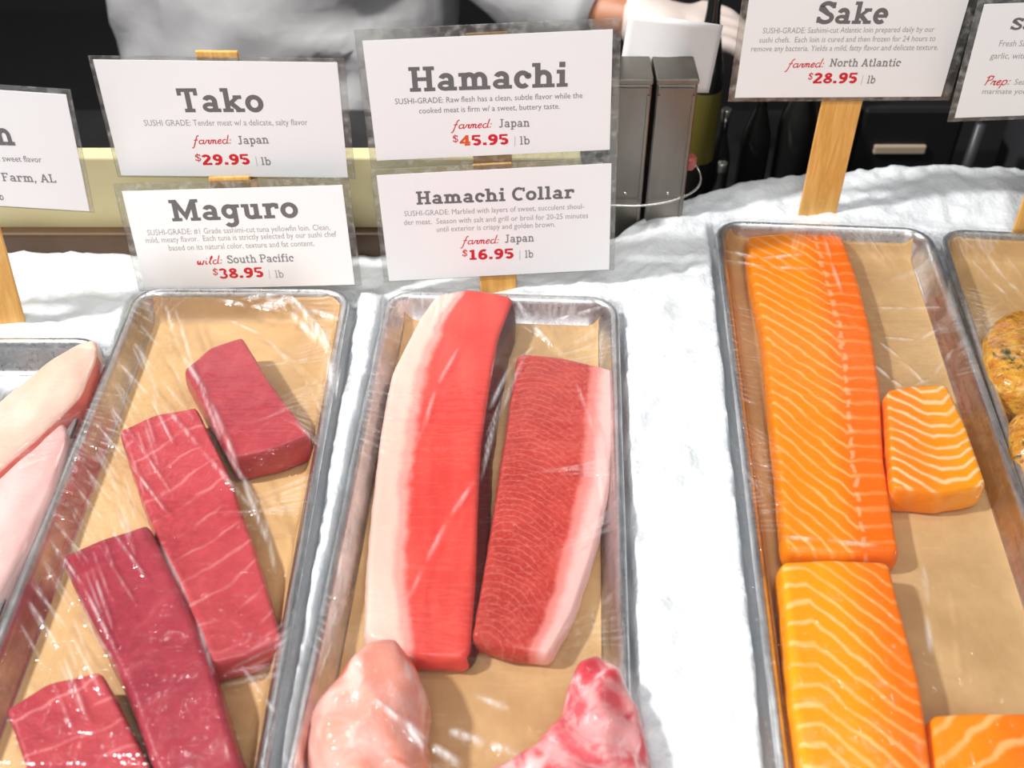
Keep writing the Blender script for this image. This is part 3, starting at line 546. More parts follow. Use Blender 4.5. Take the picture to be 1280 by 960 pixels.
film(T2, 'clear cling film stretched over the tray of red and pink loins', seed=12, folds=[([(455 - k * 2, 560 + k * 22), (440 - k * 3, 640 + k * 22), (418 - k * 3, 720 + k * 20)], 0.0007 + 0.0004 * (k % 2), 0.0017) for k in range(8)] + [([(598 + 3 * k, 600 - 20 * k), (622 + 4 * k, 520 - 14 * k), (655 + 5 * k, 448 - 8 * k)], 0.0012, 0.0018) for k in range(4)] + [([(650, 380 + 8 * k), (672 + 4 * k, 405 + 6 * k), (690 + 6 * k, 436 + 2 * k)], 0.0012, 0.002) for k in range(4)] + [
    ([(645, 372), (660, 400), (690, 430)], 0.002, 0.004), ([(610, 510), (640, 450), (670, 430)], 0.0015, 0.003), ([(595, 590), (560, 640), (530, 700), (505, 760)], 0.0012, 0.003), ([(575, 430), (545, 480), (525, 540)], 0.0010, 0.003), ([(690, 400), (720, 390), (755, 380)], 0.002, 0.004), ([(720, 470), (745, 540), (755, 640)], 0.001, 0.003),
    ([(500, 920), (540, 950), (580, 975)], 0.003, 0.005), ([(560, 930), (610, 945), (650, 960)], 0.003, 0.005), ([(590, 880), (640, 900)], 0.002, 0.004), ([(470, 900), (510, 930), (535, 960)], 0.003, 0.004)])
film(T3, 'clear cling film stretched over the tray of orange salmon', seed=13, folds=[
    ([(905, 310), (950, 318), (1010, 312)], 0.0018, 0.0035), ([(905, 322), (960, 328), (1020, 330)], 0.0016, 0.003), ([(1100, 420), (1130, 445), (1160, 480)], 0.0014, 0.003), ([(1095, 450), (1115, 470), (1130, 482)], 0.0014, 0.003), ([(1190, 400), (1150, 420), (1100, 415)], 0.0012, 0.003), ([(1185, 380), (1140, 380), (1090, 378)], 0.0012, 0.003), ([(1195, 430), (1165, 470), (1140, 480)], 0.0012, 0.003), ([(1030, 290), (1040, 320), (1055, 360)], 0.0012, 0.003),
    ([(1155, 700), (1160, 760), (1165, 820)], 0.0012, 0.004), ([(975, 668), (1030, 672), (1100, 680)], 0.0016, 0.003)])
film(T4, 'clear cling film stretched over the yellow marinated fish', seed=14, folds=[([(1215, 320), (1240, 350), (1260, 370)], 0.0012, 0.003), ([(1235, 315), (1260, 350), (1275, 365)], 0.0012, 0.003), ([(1255, 312), (1280, 345)], 0.0012, 0.003)])
film(T0, 'clear cling film over the pale white fish at the left', seed=15, strength=0.5, y0=0.03)

# ------------------------------------------------------------------ slab lettering drawn with strokes (baseline 0, capitals 1 high)
def arc(cx, cy, rx, ry, a0, a1, n=14): return [(cx + rx * cos(radians(a0 + (a1 - a0) * k / n)), cy + ry * sin(radians(a0 + (a1 - a0) * k / n))) for k in range(n + 1)]
def glyph(ch, w):
    """strokes (polyline, thickness) and advance; w = stem weight"""
    s = w * 0.78; h = w / 2; e = 0.10; xh = 0.70; G = []; st = lambda *p: G.append((list(p), w)); th = lambda *p: G.append((list(p), s)); cu = lambda p, t=None: G.append((p, t or w))
    def sl(x0, x1, top=None, bot=None): y = (top - s / 2) if top is not None else bot + s / 2; G.append(([(x0, y), (x1, y)], s))
    l = e + h
    def foot(x): sl(x - h - e, x + h + e, bot=0)
    def bowl(x0, x1, y0=0.0, y1=xh): cu(arc((x0 + x1) / 2, (y0 + y1) / 2, (x1 - x0) / 2 - h, (y1 - y0) / 2 - s / 2, 0, 360, 24))
    if ch == 'T': st((0.40, 0), (0.40, 1)); sl(0.02, 0.78, top=1); th((0.02 + s / 2, 1), (0.02 + s / 2, 0.70)); th((0.78 - s / 2, 1), (0.78 - s / 2, 0.70)); foot(0.40); return G, 0.80
    if ch in 'H': r = 0.80 - h; st((l, 0), (l, 1)); st((r, 0), (r, 1)); foot(l); foot(r); sl(l - h - e, l + h + e, top=1); sl(r - h - e, r + h + e, top=1); th((l, .5), (r, .5)); return G, r + h + e
    if ch == 'M': r = 1.02 - h; st((l, 0), (l, 1)); st((r, 0), (r, 1)); foot(l); foot(r); sl(0, l + h, top=1); sl(r - h, r + h + e, top=1); cu([(l, 1 - s * .3), ((l + r) / 2, 0.22), (r, 1 - s * .3)]); return G, r + h + e
    if ch == 'C': cu(arc(0.43, .5, .43 - h, .5 - s / 2, 52, 308, 22)); th((.74, .68), (.74, .98)); return G, 0.80
    if ch == 'S': cu(arc(.34, .735, .27 - h * .2, .265 - s / 2, 20, 200, 12)[:-1] + arc(.34, .27, .29 - h * .2, .27 - s / 2, 70, -160, 16)); th((.62, .70), (.62, .97)); th((.05, .05), (.05, .32)); return G, 0.68
    if ch == 'N': r = 0.80 - h; st((l, 0), (l, 1)); st((r, 0), (r, 1)); foot(l); sl(0, l + h, top=1); sl(r - h - e, r + h + e, top=1); cu([(l, 1 - h), (r, h)]); return G, r + h + e
    if ch == 'P': st((l, 0), (l, 1)); foot(l); sl(0, l, top=1); cu([(l, 1 - s / 2)] + arc(.50, .72, .28 - h, .28 - s / 2, 90, -90) + [(l, .44 + s / 2)], s); cu(arc(.50, .72, .28 - h, .28 - s / 2, 80, -80)); return G, .76
    if ch == 'F': st((l, 0), (l, 1)); foot(l); sl(0, .70, top=1); th((l, .52), (.52, .52)); th((.70 - s / 2, 1), (.70 - s / 2, .74)); return G, .72
    if ch == 'L': st((l, 0), (l, 1)); sl(0, .68, bot=0); sl(0, l + h + e, top=1); th((.68 - s / 2, 0), (.68 - s / 2, .28)); return G, .70
    if ch == 'A': cu([(.14, 0), (.44, 1 - h * .5)]); cu([(.74, 0), (.44, 1 - h * .5)]); th((.24, .32), (.64, .32)); sl(0, .30, bot=0); sl(.58, .88, bot=0); return G, .88
    if ch == 'J': st((.36, 1), (.36, .25)); cu([(.36, .3)] + arc(.20, .18, .16, .18 - s / 2 + .02, 0, -160)); sl(.16, .56, top=1); return G, .58
    if ch == 'a': r = .60 - h; cu(arc(.33, .46, r - .33, xh - .46 - s / 2, 165, 0) + [(r, .12)]); st((r, .46), (r, 0)); sl(r - h, r + h + e, bot=0); cu(arc(.30, .205, .26 - h * .6, .205 - s / 2, 0, 360, 18), s * 1.05); return G, r + h + e
    if ch == 'k': st((l, 0), (l, 1)); foot(l); sl(0, l, top=1); th((l, .27), (.62, .64)); cu([(.34, .38), (.66, s * .3)]); sl(.44, .76, top=xh); sl(.48, .82, bot=0); return G, .80
    if ch == 'o': bowl(0.0, .68); return G, .68
    if ch == 'g': r = .62 - h; bowl(0, .62, .06, xh); st((r, xh), (r, -.08)); cu([(r, -.06)] + arc(.32, -.08, r - .32, .18, 0, -150)); sl(r, r + h + e, top=xh); return G, r + h + e
    if ch == 'q': return glyph('g', w)
    if ch == 'u': r = .66 - h; st((l, xh), (l, .24)); cu([(l, .3)] + arc((l + r) / 2, .24, (r - l) / 2, .24 - s / 2, 180, 360) + [(r, .3)]); st((r, xh), (r, 0)); sl(0, l, top=xh); sl(r - h - e, r, top=xh); sl(r, r + h + e, bot=0); return G, r + h + e
    if ch == 'r': st((l, 0), (l, xh)); sl(0, l + h + e * 1.3, bot=0); sl(0, l, top=xh); cu([(l, .38)] + arc(l + .22, .40, .22, .30 - s / 2, 180, 60)); th((l + .34, xh - .02), (l + .34, .44)); return G, l + .40
    if ch == 'm':
        d = .36; st((l, 0), (l, xh)); foot(l); sl(0, l, top=xh)
        for k in (0, 1): cu([(l + d * k, .40)] + arc(l + d * k + d / 2, .40, d / 2, .30 - s / 2, 180, 0) + [(l + d * k + d, .36)]); st((l + d * k + d, .42), (l + d * k + d, 0)); foot(l + d * k + d)
        return G, l + 2 * d + h + e
    if ch in 'nh': d = .40; st((l, 0), (l, xh if ch == 'n' else 1)); foot(l); sl(0, l, top=xh if ch == 'n' else 1); cu([(l, .38)] + arc(l + d / 2, .40, d / 2, .30 - s / 2, 180, 0) + [(l + d, .36)]); st((l + d, .42), (l + d, 0)); foot(l + d); return G, l + d + h + e
    if ch == 'c': cu(arc(.31, xh / 2, .31 - h, xh / 2 - s / 2, 45, 315, 18)); cu(arc(.50, .50, .05, .05, 0, 360, 8), w * .8); return G, .58
    if ch == 'e': cu(arc(.32, xh / 2, .32 - h, xh / 2 - s / 2, 0, 312, 20)); th((.08, xh / 2), (.64 - h * .3, xh / 2)); return G, .64
    if ch == 'i': st((l, 0), (l, xh)); foot(l); sl(0, l, top=xh); cu([(l, .80), (l, .80 + w * 1.1)], w * 1.1); return G, 2 * l
    if ch == 'l': st((l, 0), (l, 1)); foot(l); sl(0, l, top=1); return G, 2 * l
    if ch == 't': st((l, .14), (l, .92)); th((0, xh - s / 2), (.42, xh - s / 2)); cu([(l, .2)] + arc(l + .14, .17, .14, .17 - s / 2, 180, 320)); return G, .46
    if ch == 'f': st((l, 0), (l, .74)); cu([(l, .7)] + arc(l + .15, .76, .15, .24 - s / 2, 180, 40)); th((0, xh - s / 2), (.44, xh - s / 2)); foot(l); return G, .46
    if ch == 'p': st((l, -.30), (l, xh)); sl(0, 2 * l, bot=-.30); sl(0, l, top=xh); bowl(l - h, .70); return G, .70
    if ch == 'b': st((l, 0), (l, 1)); sl(0, l, top=1); bowl(l - h, .70); return G, .70
    if ch == 'd': r = .70 - l; bowl(0, r + h); st((r, 0), (r, 1)); sl(r - h - e, r, top=1); sl(r, r + h + e, bot=0); return G, r + h + e
    if ch == '$': G0, a = glyph('S', w); return G0 + [([(.34, -.14), (.34, 1.14)], w * .6)], a
    if ch == '|': th((.1, -.15), (.1, 1.0)); return G, .2
    if ch == '.': cu([(h + .04, 0), (h + .04, w * 1.05)], w * 1.1); return G, w + .08
    if ch == ',': cu([(h + .04, 0), (h + .04, w)], w); cu([(h + .05, .06), (.02, -.18)], s * .8); return G, w + .08
    if ch == ':': cu([(h + .04, 0), (h + .04, w * 1.1)], w * 1.1); cu([(h + .04, .45), (h + .04, .45 + w * 1.1)], w * 1.1); return G, w + .08
    if ch == '1': st((.32, 0), (.32, 1)); cu([(.32, 1 - s / 2), (.08, .84)], s); sl(.06, .58, bot=0); return G, .62
    if ch == '2': cu(arc(.34, .71, .33 - h, .29 - s / 2, 165, -30, 14) + [(.10, s * .6)]); sl(.02, .70, bot=0); th((.70 - s / 2, 0), (.70 - s / 2, .22)); return G, .72
    if ch == '3': cu(arc(.33, .75, .30 - h * .8, .25 - s * .4, 160, -75, 16), w * .84); cu(arc(.33, .28, .34 - h * .8, .28 - s * .4, 80, -160, 18), w * .84); return G, .70
    if ch == '4': st((.52, 0), (.52, 1)); cu([(.50, 1 - s / 2), (.06, .30)], s); th((.0, .30), (.74, .30)); sl(.34, .72, bot=0); return G, .76
    if ch == '5': th((.12, .96), (.10, .50)); sl(.08, .62, top=1); cu(arc(.34, .315, .33 - h, .315 - s / 2, 130, -150, 18)); return G, .70
    if ch == '6': cu(arc(.36, .31, .34 - h, .31 - s / 2, 0, 360, 22)); cu([(h + .02, .34)] + arc(.44, .45, .42 - h, .55 - s / 2, 180, 62, 12)); return G, .72
    if ch == '8': cu(arc(.35, .755, .28 - h * .8, .245 - s / 2, 0, 360, 20)); cu(arc(.35, .27, .34 - h * .8, .27 - s / 2, 0, 360, 20)); G = [(p, t_ * .86) for p, t_ in G]; return G, .70
    if ch == '9': cu(arc(.36, .69, .34 - h, .31 - s / 2, 0, 360, 22)); cu([(.70 - h, .66)] + arc(.28, .55, .42 - h, .55 - s / 2, 0, -118, 12)); return G, .72
    return G, .34
def script_glyph(ch, w):
    G = []; cu = lambda p: G.append((p, w)); x = .5
    out = lambda a: cu([(a, .06), (a + .10, .01), (a + .20, .10)])
    if ch == 'f': cu([(-.05, -.38), (.05, -.42), (.14, -.30), (.24, .45), (.32, .90), (.42, .98), (.46, .88)]); cu([(.06, .46), (.42, .48)]); return G, .46
    if ch == 'a': cu(arc(.24, .24, .19, .22, 45, 330, 14)); cu([(.45, .50), (.45, .10), (.54, .02), (.64, .12)]); return G, .58
    if ch == 'r': cu([(0, .10), (.10, .48), (.16, .40), (.30, .44), (.28, .10), (.36, .02), (.44, .10)]); return G, .40
    if ch == 'm': cu([(.02, .0), (.06, .48)]); cu([(.04, .30), (.16, .48), (.24, .42), (.24, .0)]); cu([(.24, .30), (.36, .48), (.46, .40), (.45, .10), (.52, .02), (.60, .10)]); return G, .56
    if ch == 'e': cu([(.06, .22), (.34, .30), (.32, .46), (.18, .48), (.06, .30), (.08, .08), (.22, .0), (.40, .12)]); return G, .40
    if ch == 'd': cu(arc(.24, .24, .20, .24, 60, 330, 14)); cu([(.50, 1.0), (.44, .12), (.54, .02), (.60, .10)]); return G, .56
    if ch == 'w': cu([(0, .40), (.06, .48), (.10, .06), (.22, .02), (.32, .40), (.34, .06), (.48, .02), (.58, .30), (.56, .48), (.66, .42)]); return G, .66
    if ch == 'i': cu([(.04, .44), (.06, .10), (.14, .02), (.22, .10)]); cu([(.08, .66), (.10, .74)]); return G, .24
    if ch == 'l': cu([(.02, .20), (.26, .86), (.22, .98), (.12, .80), (.08, .12), (.16, .02), (.24, .10)]); return G, .26
    if ch == 'P': cu([(.16, 0), (.20, .92)]); cu([(.0, .78), (.24, .98), (.56, .90), (.54, .60), (.22, .44)]); return G, .56
    if ch == 'p': cu([(.08, .48), (.02, -.36)]); cu(arc(.26, .24, .20, .24, 150, -140, 14)); return G, .50
    if ch == ':': cu([(.10, .0), (.13, .12)]); cu([(.10, .36), (.13, .48)]); return G, .2
    return G, .3
def ribbon(poly, w):
    P = np.array(poly, float); n = len(P); V = []; cl = np.linalg.norm(P[0] - P[-1]) < 1e-6 and n > 3
    for i in range(n):
        a = P[i - 1] if i > 0 else (P[-2] if cl else P[0]); b = P[i + 1] if i < n - 1 else (P[1] if cl else P[-1])
        d = (b - a) / max(np.linalg.norm(b - a), 1e-9); d1 = (P[i] - a); d1n = np.linalg.norm(d1); nn = np.array([-d[1], d[0]])
        k = 1.0
        if 0 < i < n - 1 and d1n > 1e-9: k = 1 / max(abs(np.dot(d1 / d1n, d)), 0.5)
        V += [P[i] + nn * w / 2 * k, P[i] - nn * w / 2 * k]
    F = [(2 * i, 2 * i + 1, 2 * i + 3, 2 * i + 2) for i in range(n - 1)]
    return V, F
def strokes_text(txt, w, script=False, track=0.07):
    V = []; F = []; x = 0; first = True; cols = []
    for ch in txt:
        if ch == ' ': x += 0.36; continue
        G, a = (script_glyph if script else glyph)(ch, w)
        for gi, (poly, t) in enumerate(G):
            v, f = ribbon(poly, t); b = len(V); V += [(p[0] + x + (0.24 * p[1] if script else 0), p[1], gi * 4e-6) for p in v]; F += [tuple(i + b for i in q) for q in f]
        x += a + (0.07 if script else track)
    V = np.array(V); return V, F
_fc = {}
def sans_text(txt):
    if txt not in _fc:
        c = bpy.data.curves.new('t', 'FONT'); c.body = txt; c.resolution_u = 2; o = bpy.data.objects.new('t', c); COL.objects.link(o); bpy.context.view_layer.update()
        dg = bpy.context.evaluated_depsgraph_get(); me = bpy.data.meshes.new_from_object(o.evaluated_get(dg))
        V = np.array([v.co[:2] for v in me.vertices]); F = [tuple(p.vertices) for p in me.polygons]; bpy.data.objects.remove(o); bpy.data.curves.remove(c); bpy.data.meshes.remove(me); _fc[txt] = (V, F)
    V, F = _fc[txt]; return np.c_[V / 0.73, np.zeros(len(V))], F

# ------------------------------------------------------------------ price signs
def axes(yaw, tilt, roll):
    Rz = np.array([[cos(yaw), -sin(yaw), 0], [sin(yaw), cos(yaw), 0], [0, 0, 1]]); Rx = np.array([[1, 0, 0], [0, cos(tilt), sin(tilt)], [0, -sin(tilt), cos(tilt)]])
    return Rz @ Rx @ np.array([cos(roll), 0, sin(roll)]), Rz @ Rx @ np.array([-sin(roll), 0, cos(roll)])
def sign(pose, border, stick, lines, label, group='price signs', clip=None):
    c = np.array(pose[:3]); ax, ay = axes(*pose[3:6]); an = np.cross(ax, ay); w, h = pose[6:]
    M = Matrix(((ax[0], ay[0], an[0], c[0]), (ax[1], ay[1], an[1], c[1]), (ax[2], ay[2], an[2], c[2]), (0, 0, 0, 1)))
    sx0, sx1, stop, sbot = stick
    base = M @ Vector(((sx0 + sx1) / 2, sbot, 0)); rootM = M.copy(); rootM.translation = base
    root = empty('price_sign', base); root.rotation_euler = rootM.to_euler(); tag(root, label, 'sign', group)
    off = np.array([-(sx0 + sx1) / 2, -sbot, 0])
    def pt(u, v): p = Pplane(u, v, c, an) - c; return np.array([p @ ax, p @ ay])
    def put(mb, name, mats, par, smooth=False):
        mb.V = [tuple(np.array(q) + off) for q in mb.V]; o = mb.build(name, mats, par, smooth, origin=np.zeros(3)); return o
    mb = MB(); mb.box((0, 0, -0.0004), (w, h, 0.0009), bev=0.0003); put(mb, 'clear_sleeve', SLEEVE, root)
    l, t, r, b = border
    mb = MB(); mb.box(((l - r) / 2, (b - t) / 2, 0.00025), (w - l - r, h - t - b, 0.0004)); card = put(mb, 'card', CARD, root)
    # the stick is cut in its own object space so that the grain follows its length
    mb = MB(); mb.box(((sx0 + sx1) / 2, (stop + sbot) / 2, -0.0026), (sx1 - sx0, stop - sbot, 0.0032), bev=0.0008)
    s_ = put(mb, 'wooden_stick', WOOD_L, root)
    mb = MB(); mats = [INK, INK2, INK3, REDI, RULE, ORI]; zt = 0.00052
    for (kind, txt, p0, p1, cap, mi) in lines:
        a, bb = pt(*p0), pt(*p1); d = bb - a; Ld = np.linalg.norm(d); d = d / Ld; nn = np.array([-d[1], d[0]])
        e = pt(p0[0], p0[1] - cap); hc = abs((e - a) @ nn)
        if kind == 'sans': V, F = sans_text(txt)
        elif kind == 'script': V, F = strokes_text(txt, 0.105, True)
        else: V, F = strokes_text(txt, {'head': 0.195, 'origin': 0.155, 'price': 0.235, 'small': 0.14, 'rule': 0.10}[kind])
        x0, x1 = V[:, 0].min(), V[:, 0].max(); sx = Ld / max(x1 - x0, 1e-6)
        if kind == 'rule': sx = hc
        Q = a + np.outer((V[:, 0] - x0) * sx, d) + np.outer(V[:, 1] * hc, nn)
        mb.add([(q[0], q[1], zt + dz) for q, dz in zip(Q, V[:, 2])], F, mi)
    o = put(mb, 'lettering', mats, card)
    return root
def m_wood_long():
    t = NT('birch_stick'); n = t.noise(t.coord(scale=(1, 0.10, 1)), 150, 4, 0.6, 1.2); n2 = t.noise(t.coord(scale=(1, 0.3, 1)), 40, 2)
    col = t.mix(t.rng(n, 0.35, 0.7), (0.62, 0.30, 0.055), (0.80, 0.46, 0.13)); col = t.mix(t.math('MULTIPLY', n2, 0.3), col, (0.84, 0.54, 0.20))
    t.set(col=col, rough=0.45); return t.m
WOOD_L = m_wood_long()
TAKO = [-0.2276, 0.8022, 0.1443, 0.0047, 0.025, -0.0149, 0.1965, 0.1067]; MAGU = [-0.2283, 0.7789, 0.0484, -0.0095, 0.1669, 0.0361, 0.1941, 0.0996]
HAMA = [-0.0162, 0.7962, 0.1684, 0.0361, 0.0575, 0.0308, 0.2004, 0.1162]; COLL = [-0.0128, 0.783, 0.06, 0.0448, 0.0885, 0.03, 0.1996, 0.107]
SAKE = [0.2834, 0.883, 0.1648, -0.0034, -0.0279, 0.0084, 0.1922, 0.0975]; LEFT = [-0.4245, 0.7421, 0.1575, 0.0119, 0.0093, -0.0819, 0.2, 0.1064]; RIGH = [0.4698, 0.8598, 0.1691, 0.0269, 0.0191, 0.0254, 0.2, 0.1096]
k = 0.982; cl = CV + k * (np.array(LEFT[:3]) - CV); LEFT = [*cl, LEFT[3], LEFT[4], LEFT[5], LEFT[6] * k, LEFT[7] * k]
sign(TAKO, (0.0035, 0.003, 0.006, 0.002), (-0.016, 0.0165, 0.0575, -0.165), [
    ('head', 'Tako', (226, 140), (331, 139.5), 30, 0), ('sans', 'SUSHI GRADE: Tender meat w/ a delicate, salty flavor', (181, 157), (385, 156), 8, 1),
    ('script', 'farmed:', (239, 180), (290, 179), 11, 3), ('origin', 'Japan', (298, 180), (336.5, 179), 10.5, 2),
    ('price', '29.95', (254, 206), (313, 205), 13, 3), ('small', '$', (245, 201), (252, 201), 8.5, 3), ('rule', '|', (321, 206), (322, 206), 11, 4), ('small', 'lb', (327.5, 206), (339, 206), 10, 2)],
    'white card reading Tako 29.95 on a wooden stick, behind the Maguro card')
sign(MAGU, (0.006, 0.0065, 0.006, 0.0012), (-0.018, 0.0155, 0.0525, -0.074), [
    ('head', 'Maguro', (216, 276.5), (374, 271.5), 27, 0), ('sans', 'SUSHI-GRADE: #1 Grade sashimi-cut tuna yellowfin loin. Clean,', (185, 294), (413, 287), 7.5, 1), ('sans', 'mild, meaty flavor.  Each tuna is strictly selected by our sushi chef', (183, 303.5), (421, 295.5), 7.5, 1), ('sans', 'based on its natural color, texture and fat content.', (212, 313), (393, 307), 7.5, 1),
    ('script', 'wild:', (247, 331), (279, 329), 10.5, 3), ('origin', 'South Pacific', (285, 329), (368, 326.5), 10, 2),
    ('price', '38.95', (275, 348), (330, 346), 12.5, 3), ('small', '$', (267, 343.5), (273, 343.5), 8, 3), ('rule', '|', (337, 347), (338, 347), 10, 4), ('small', 'lb', (345, 347), (355, 346.5), 9.5, 1)],
    'white card reading Maguro 38.95 above the tuna tray')
sign(HAMA, (0.0055, 0.0085, 0.0065, 0.0075), (-0.017, 0.0145, 0.0505, -0.185), [
    ('head', 'Hamachi', (512.6, 114.5), (709.5, 108), 31, 0), ('sans', 'SUSHI-GRADE: Raw flesh has a clean, subtle flavor while the', (494, 130), (728, 122), 7.5, 2), ('sans', 'cooked meat is firm w/ a sweet, buttery taste.', (524, 141.5), (699.5, 135.5), 7.5, 2),
    ('script', 'farmed:', (563, 161), (615, 159), 11, 3), ('origin', 'Japan', (623.5, 159), (662, 158), 10.5, 2),
    ('price', '4', (574.5, 182), (588, 181.5), 13, 5), ('price', '5.95', (590, 181.5), (635.5, 180), 13, 3), ('small', '$', (566.5, 177.5), (573, 177), 8.5, 3), ('rule', '|', (643, 181), (644, 181), 11, 4), ('small', 'lb', (650, 180.5), (662, 180), 10.5, 2)],
    'white card reading Hamachi 45.95, topmost over the loin tray')
sign(COLL, (0.0045, 0.005, 0.0045, 0.001), (-0.017, 0.0145, 0.0525, -0.085), [
    ('head', 'Hamachi Collar', (521, 255.5), (717.5, 247.5), 16.5, 0), ('sans', 'SUSHI-GRADE: Marbled with layers of sweet, succulent shoul-', (505.5, 270), (730, 260.5), 7, 1), ('sans', 'der meat.  Season with salt and grill or broil for 20-25 minutes', (505, 281), (735, 272), 7, 1), ('sans', 'until exterior is crispy and golden brown.', (546, 289.5), (694, 283), 7, 1),
    ('script', 'farmed:', (575, 305.5), (624, 303.5), 10.5, 3), ('origin', 'Japan', (631, 303), (667.5, 301.5), 10, 2),
    ('price', '16.95', (587, 324.5), (642, 322.5), 12.5, 3), ('small', '$', (578, 320), (584, 320), 8, 3), ('rule', '|', (649, 323), (650, 323), 10.5, 4), ('small', 'lb', (656.5, 322), (666.5, 321.5), 9.5, 2)],
    'white card reading Hamachi Collar 16.95, lower of the pair over the loin tray')
sign(SAKE, (0.0055, 0.004, 0.0085, 0.0042), (-0.014, 0.0215, 0.045, -0.187), [
    ('head', 'Sake', (1019.5, 29.5), (1107.5, 29.5), 28, 0), ('sans', 'SUSHI-GRADE: Sashimi-cut Atlantic loin prepared daily by our', (953, 41.5), (1167, 39.5), 7.5, 1), ('sans', 'sushi chefs.  Each loin is cured and then frozen for 24 hours to', (948.6, 53), (1168.5, 51), 7.5, 1), ('sans', 'remove any bacteria. Yields a mild, fatty flavor and delicate texture.', (938.6, 64), (1172, 62), 7.5, 1),
    ('script', 'farmed:', (981, 84.5), (1029.5, 83.5), 11, 3), ('origin', 'North Atlantic', (1036.5, 83), (1125, 82.6), 10, 2),
    ('price', '28.95', (1015.5, 104), (1070, 103.5), 13, 3), ('small', '$', (1009.7, 99), (1015, 99), 8, 3), ('rule', '|', (1076, 104), (1077, 104), 10.5, 4), ('small', 'lb', (1083, 104), (1093, 104), 10, 2)],
    'white card reading Sake 28.95 on a bare wooden stick behind the salmon tray')
sign(LEFT, (0.0035, 0.004, 0.0035, 0.0015), (-0.014, 0.0215, 0.048, -0.185), [
    ('head', 'n', (-2, 181), (20, 181.5), 30, 0), ('sans', '& sweet flavor', (-5, 201), (53, 202.5), 8, 2), ('origin', 'Farm, AL', (4, 226), (71, 228), 10.5, 2), ('small', 'b', (0, 249.5), (5.5, 249.8), 9, 2)],
    'white card ending in Farm, AL, cut by the left edge of the photo')
sign(RIGH, (0.0055, 0.006, 0.006, 0.004), (-0.0115, 0.0255, 0.048, -0.190), [
    ('head', 'Sa', (1262, 37), (1290, 37), 15, 0), ('sans', 'Fresh Sal', (1248, 57.5), (1283, 57.5), 8, 1), ('sans', 'garlic, with', (1237, 73), (1282, 73), 8, 1), ('script', 'Prep:', (1230, 106.5), (1262, 105.5), 12, 3), ('sans', 'Sea', (1267, 105.5), (1281, 105.5), 7.5, 1), ('sans', 'marinate you', (1227, 117), (1282, 117), 7, 1)],
    'white card with red script Prep, cut by the right edge of the photo')

# ------------------------------------------------------------------ steel holder boxes with wire, and the white plastic scraper in them
holder = empty('steel_holder', (0.118, 0.895, -0.03)); tag(holder, 'pair of narrow worn steel boxes in a wire loop beside the Hamachi card', 'holder')
def hpart(mb, name, mats, smooth=False): return part(mb, name, mats, holder, smooth)
for x0, x1 in ((0.0850, 0.1215), (0.1244, 0.1606)):
    xc = (x0 + x1) / 2; wd = x1 - x0
    mb = MB(); mb.box((xc, 0.907, 0.0505), (wd, 0.042, 0.162), bev=0.0025); mb.box((xc - wd * 0.42, 0.8855, 0.046), (0.0022, 0.0022, 0.150)); mb.box((xc + wd * 0.42, 0.8855, 0.046), (0.0022, 0.0022, 0.150)); hpart(mb, 'box', STEEL)
    mb = MB(); mb.box((xc, 0.907, 0.1335), (wd + 0.0010, 0.0435, 0.006), bev=0.0015)
    mb.box((xc, 0.8852, 0.1275), (wd * 0.8, 0.002, 0.002)); hpart(mb, 'lid', STEEL)
    mb = MB(); mb.lathe([(0.0001, 0), (0.0018, 0.0003), (0.0016, 0.0010), (0.0003, 0.0014)], n=12); rv = Matrix.Rotation(pi / 2, 3, 'X')
    mb.V = [tuple(rv @ Vector(v) + Vector((xc + 0.002, 0.8860, 0.021))) for v in mb.V]; hpart(mb, 'rivet', WIRE, True)
mb = MB(); z0 = 0.012
pts = [(0.05, 0.880, z0), (0.09, 0.8795, z0), (0.125, 0.8795, z0 - 0.001), (0.158, 0.884, z0 + 0.004), (0.178, 0.900, z0 + 0.008), (0.177, 0.918, z0 + 0.015), (0.165, 0.930, z0 + 0.024), (0.11, 0.931, z0 + 0.018), (0.07, 0.931, z0 + 0.01), (0.05, 0.905, z0)]
def smoothc(P, it=2):
    for _ in range(it):
        Q = []
        for i in range(len(P)):
            a, b = np.array(P[i]), np.array(P[(i + 1) % len(P)]); Q += [tuple(.75 * a + .25 * b), tuple(.25 * a + .75 * b)]
        P = Q
    return P
mb.tube(smoothc(pts), 0.0011, 8, closed=True); hpart(mb, 'wire_loop', WIRE, True)
mb = MB(); mb.lathe([(0.005, 0), (0.0065, 0.003), (0.0065, 0.011), (0.005, 0.013)], (0.1665, 0.915, 0.030), 20); rc = mb.build('bottle_cap', REDP); autosmooth(rc); tag(rc, 'small red cap seen just behind the right steel box', 'cap')
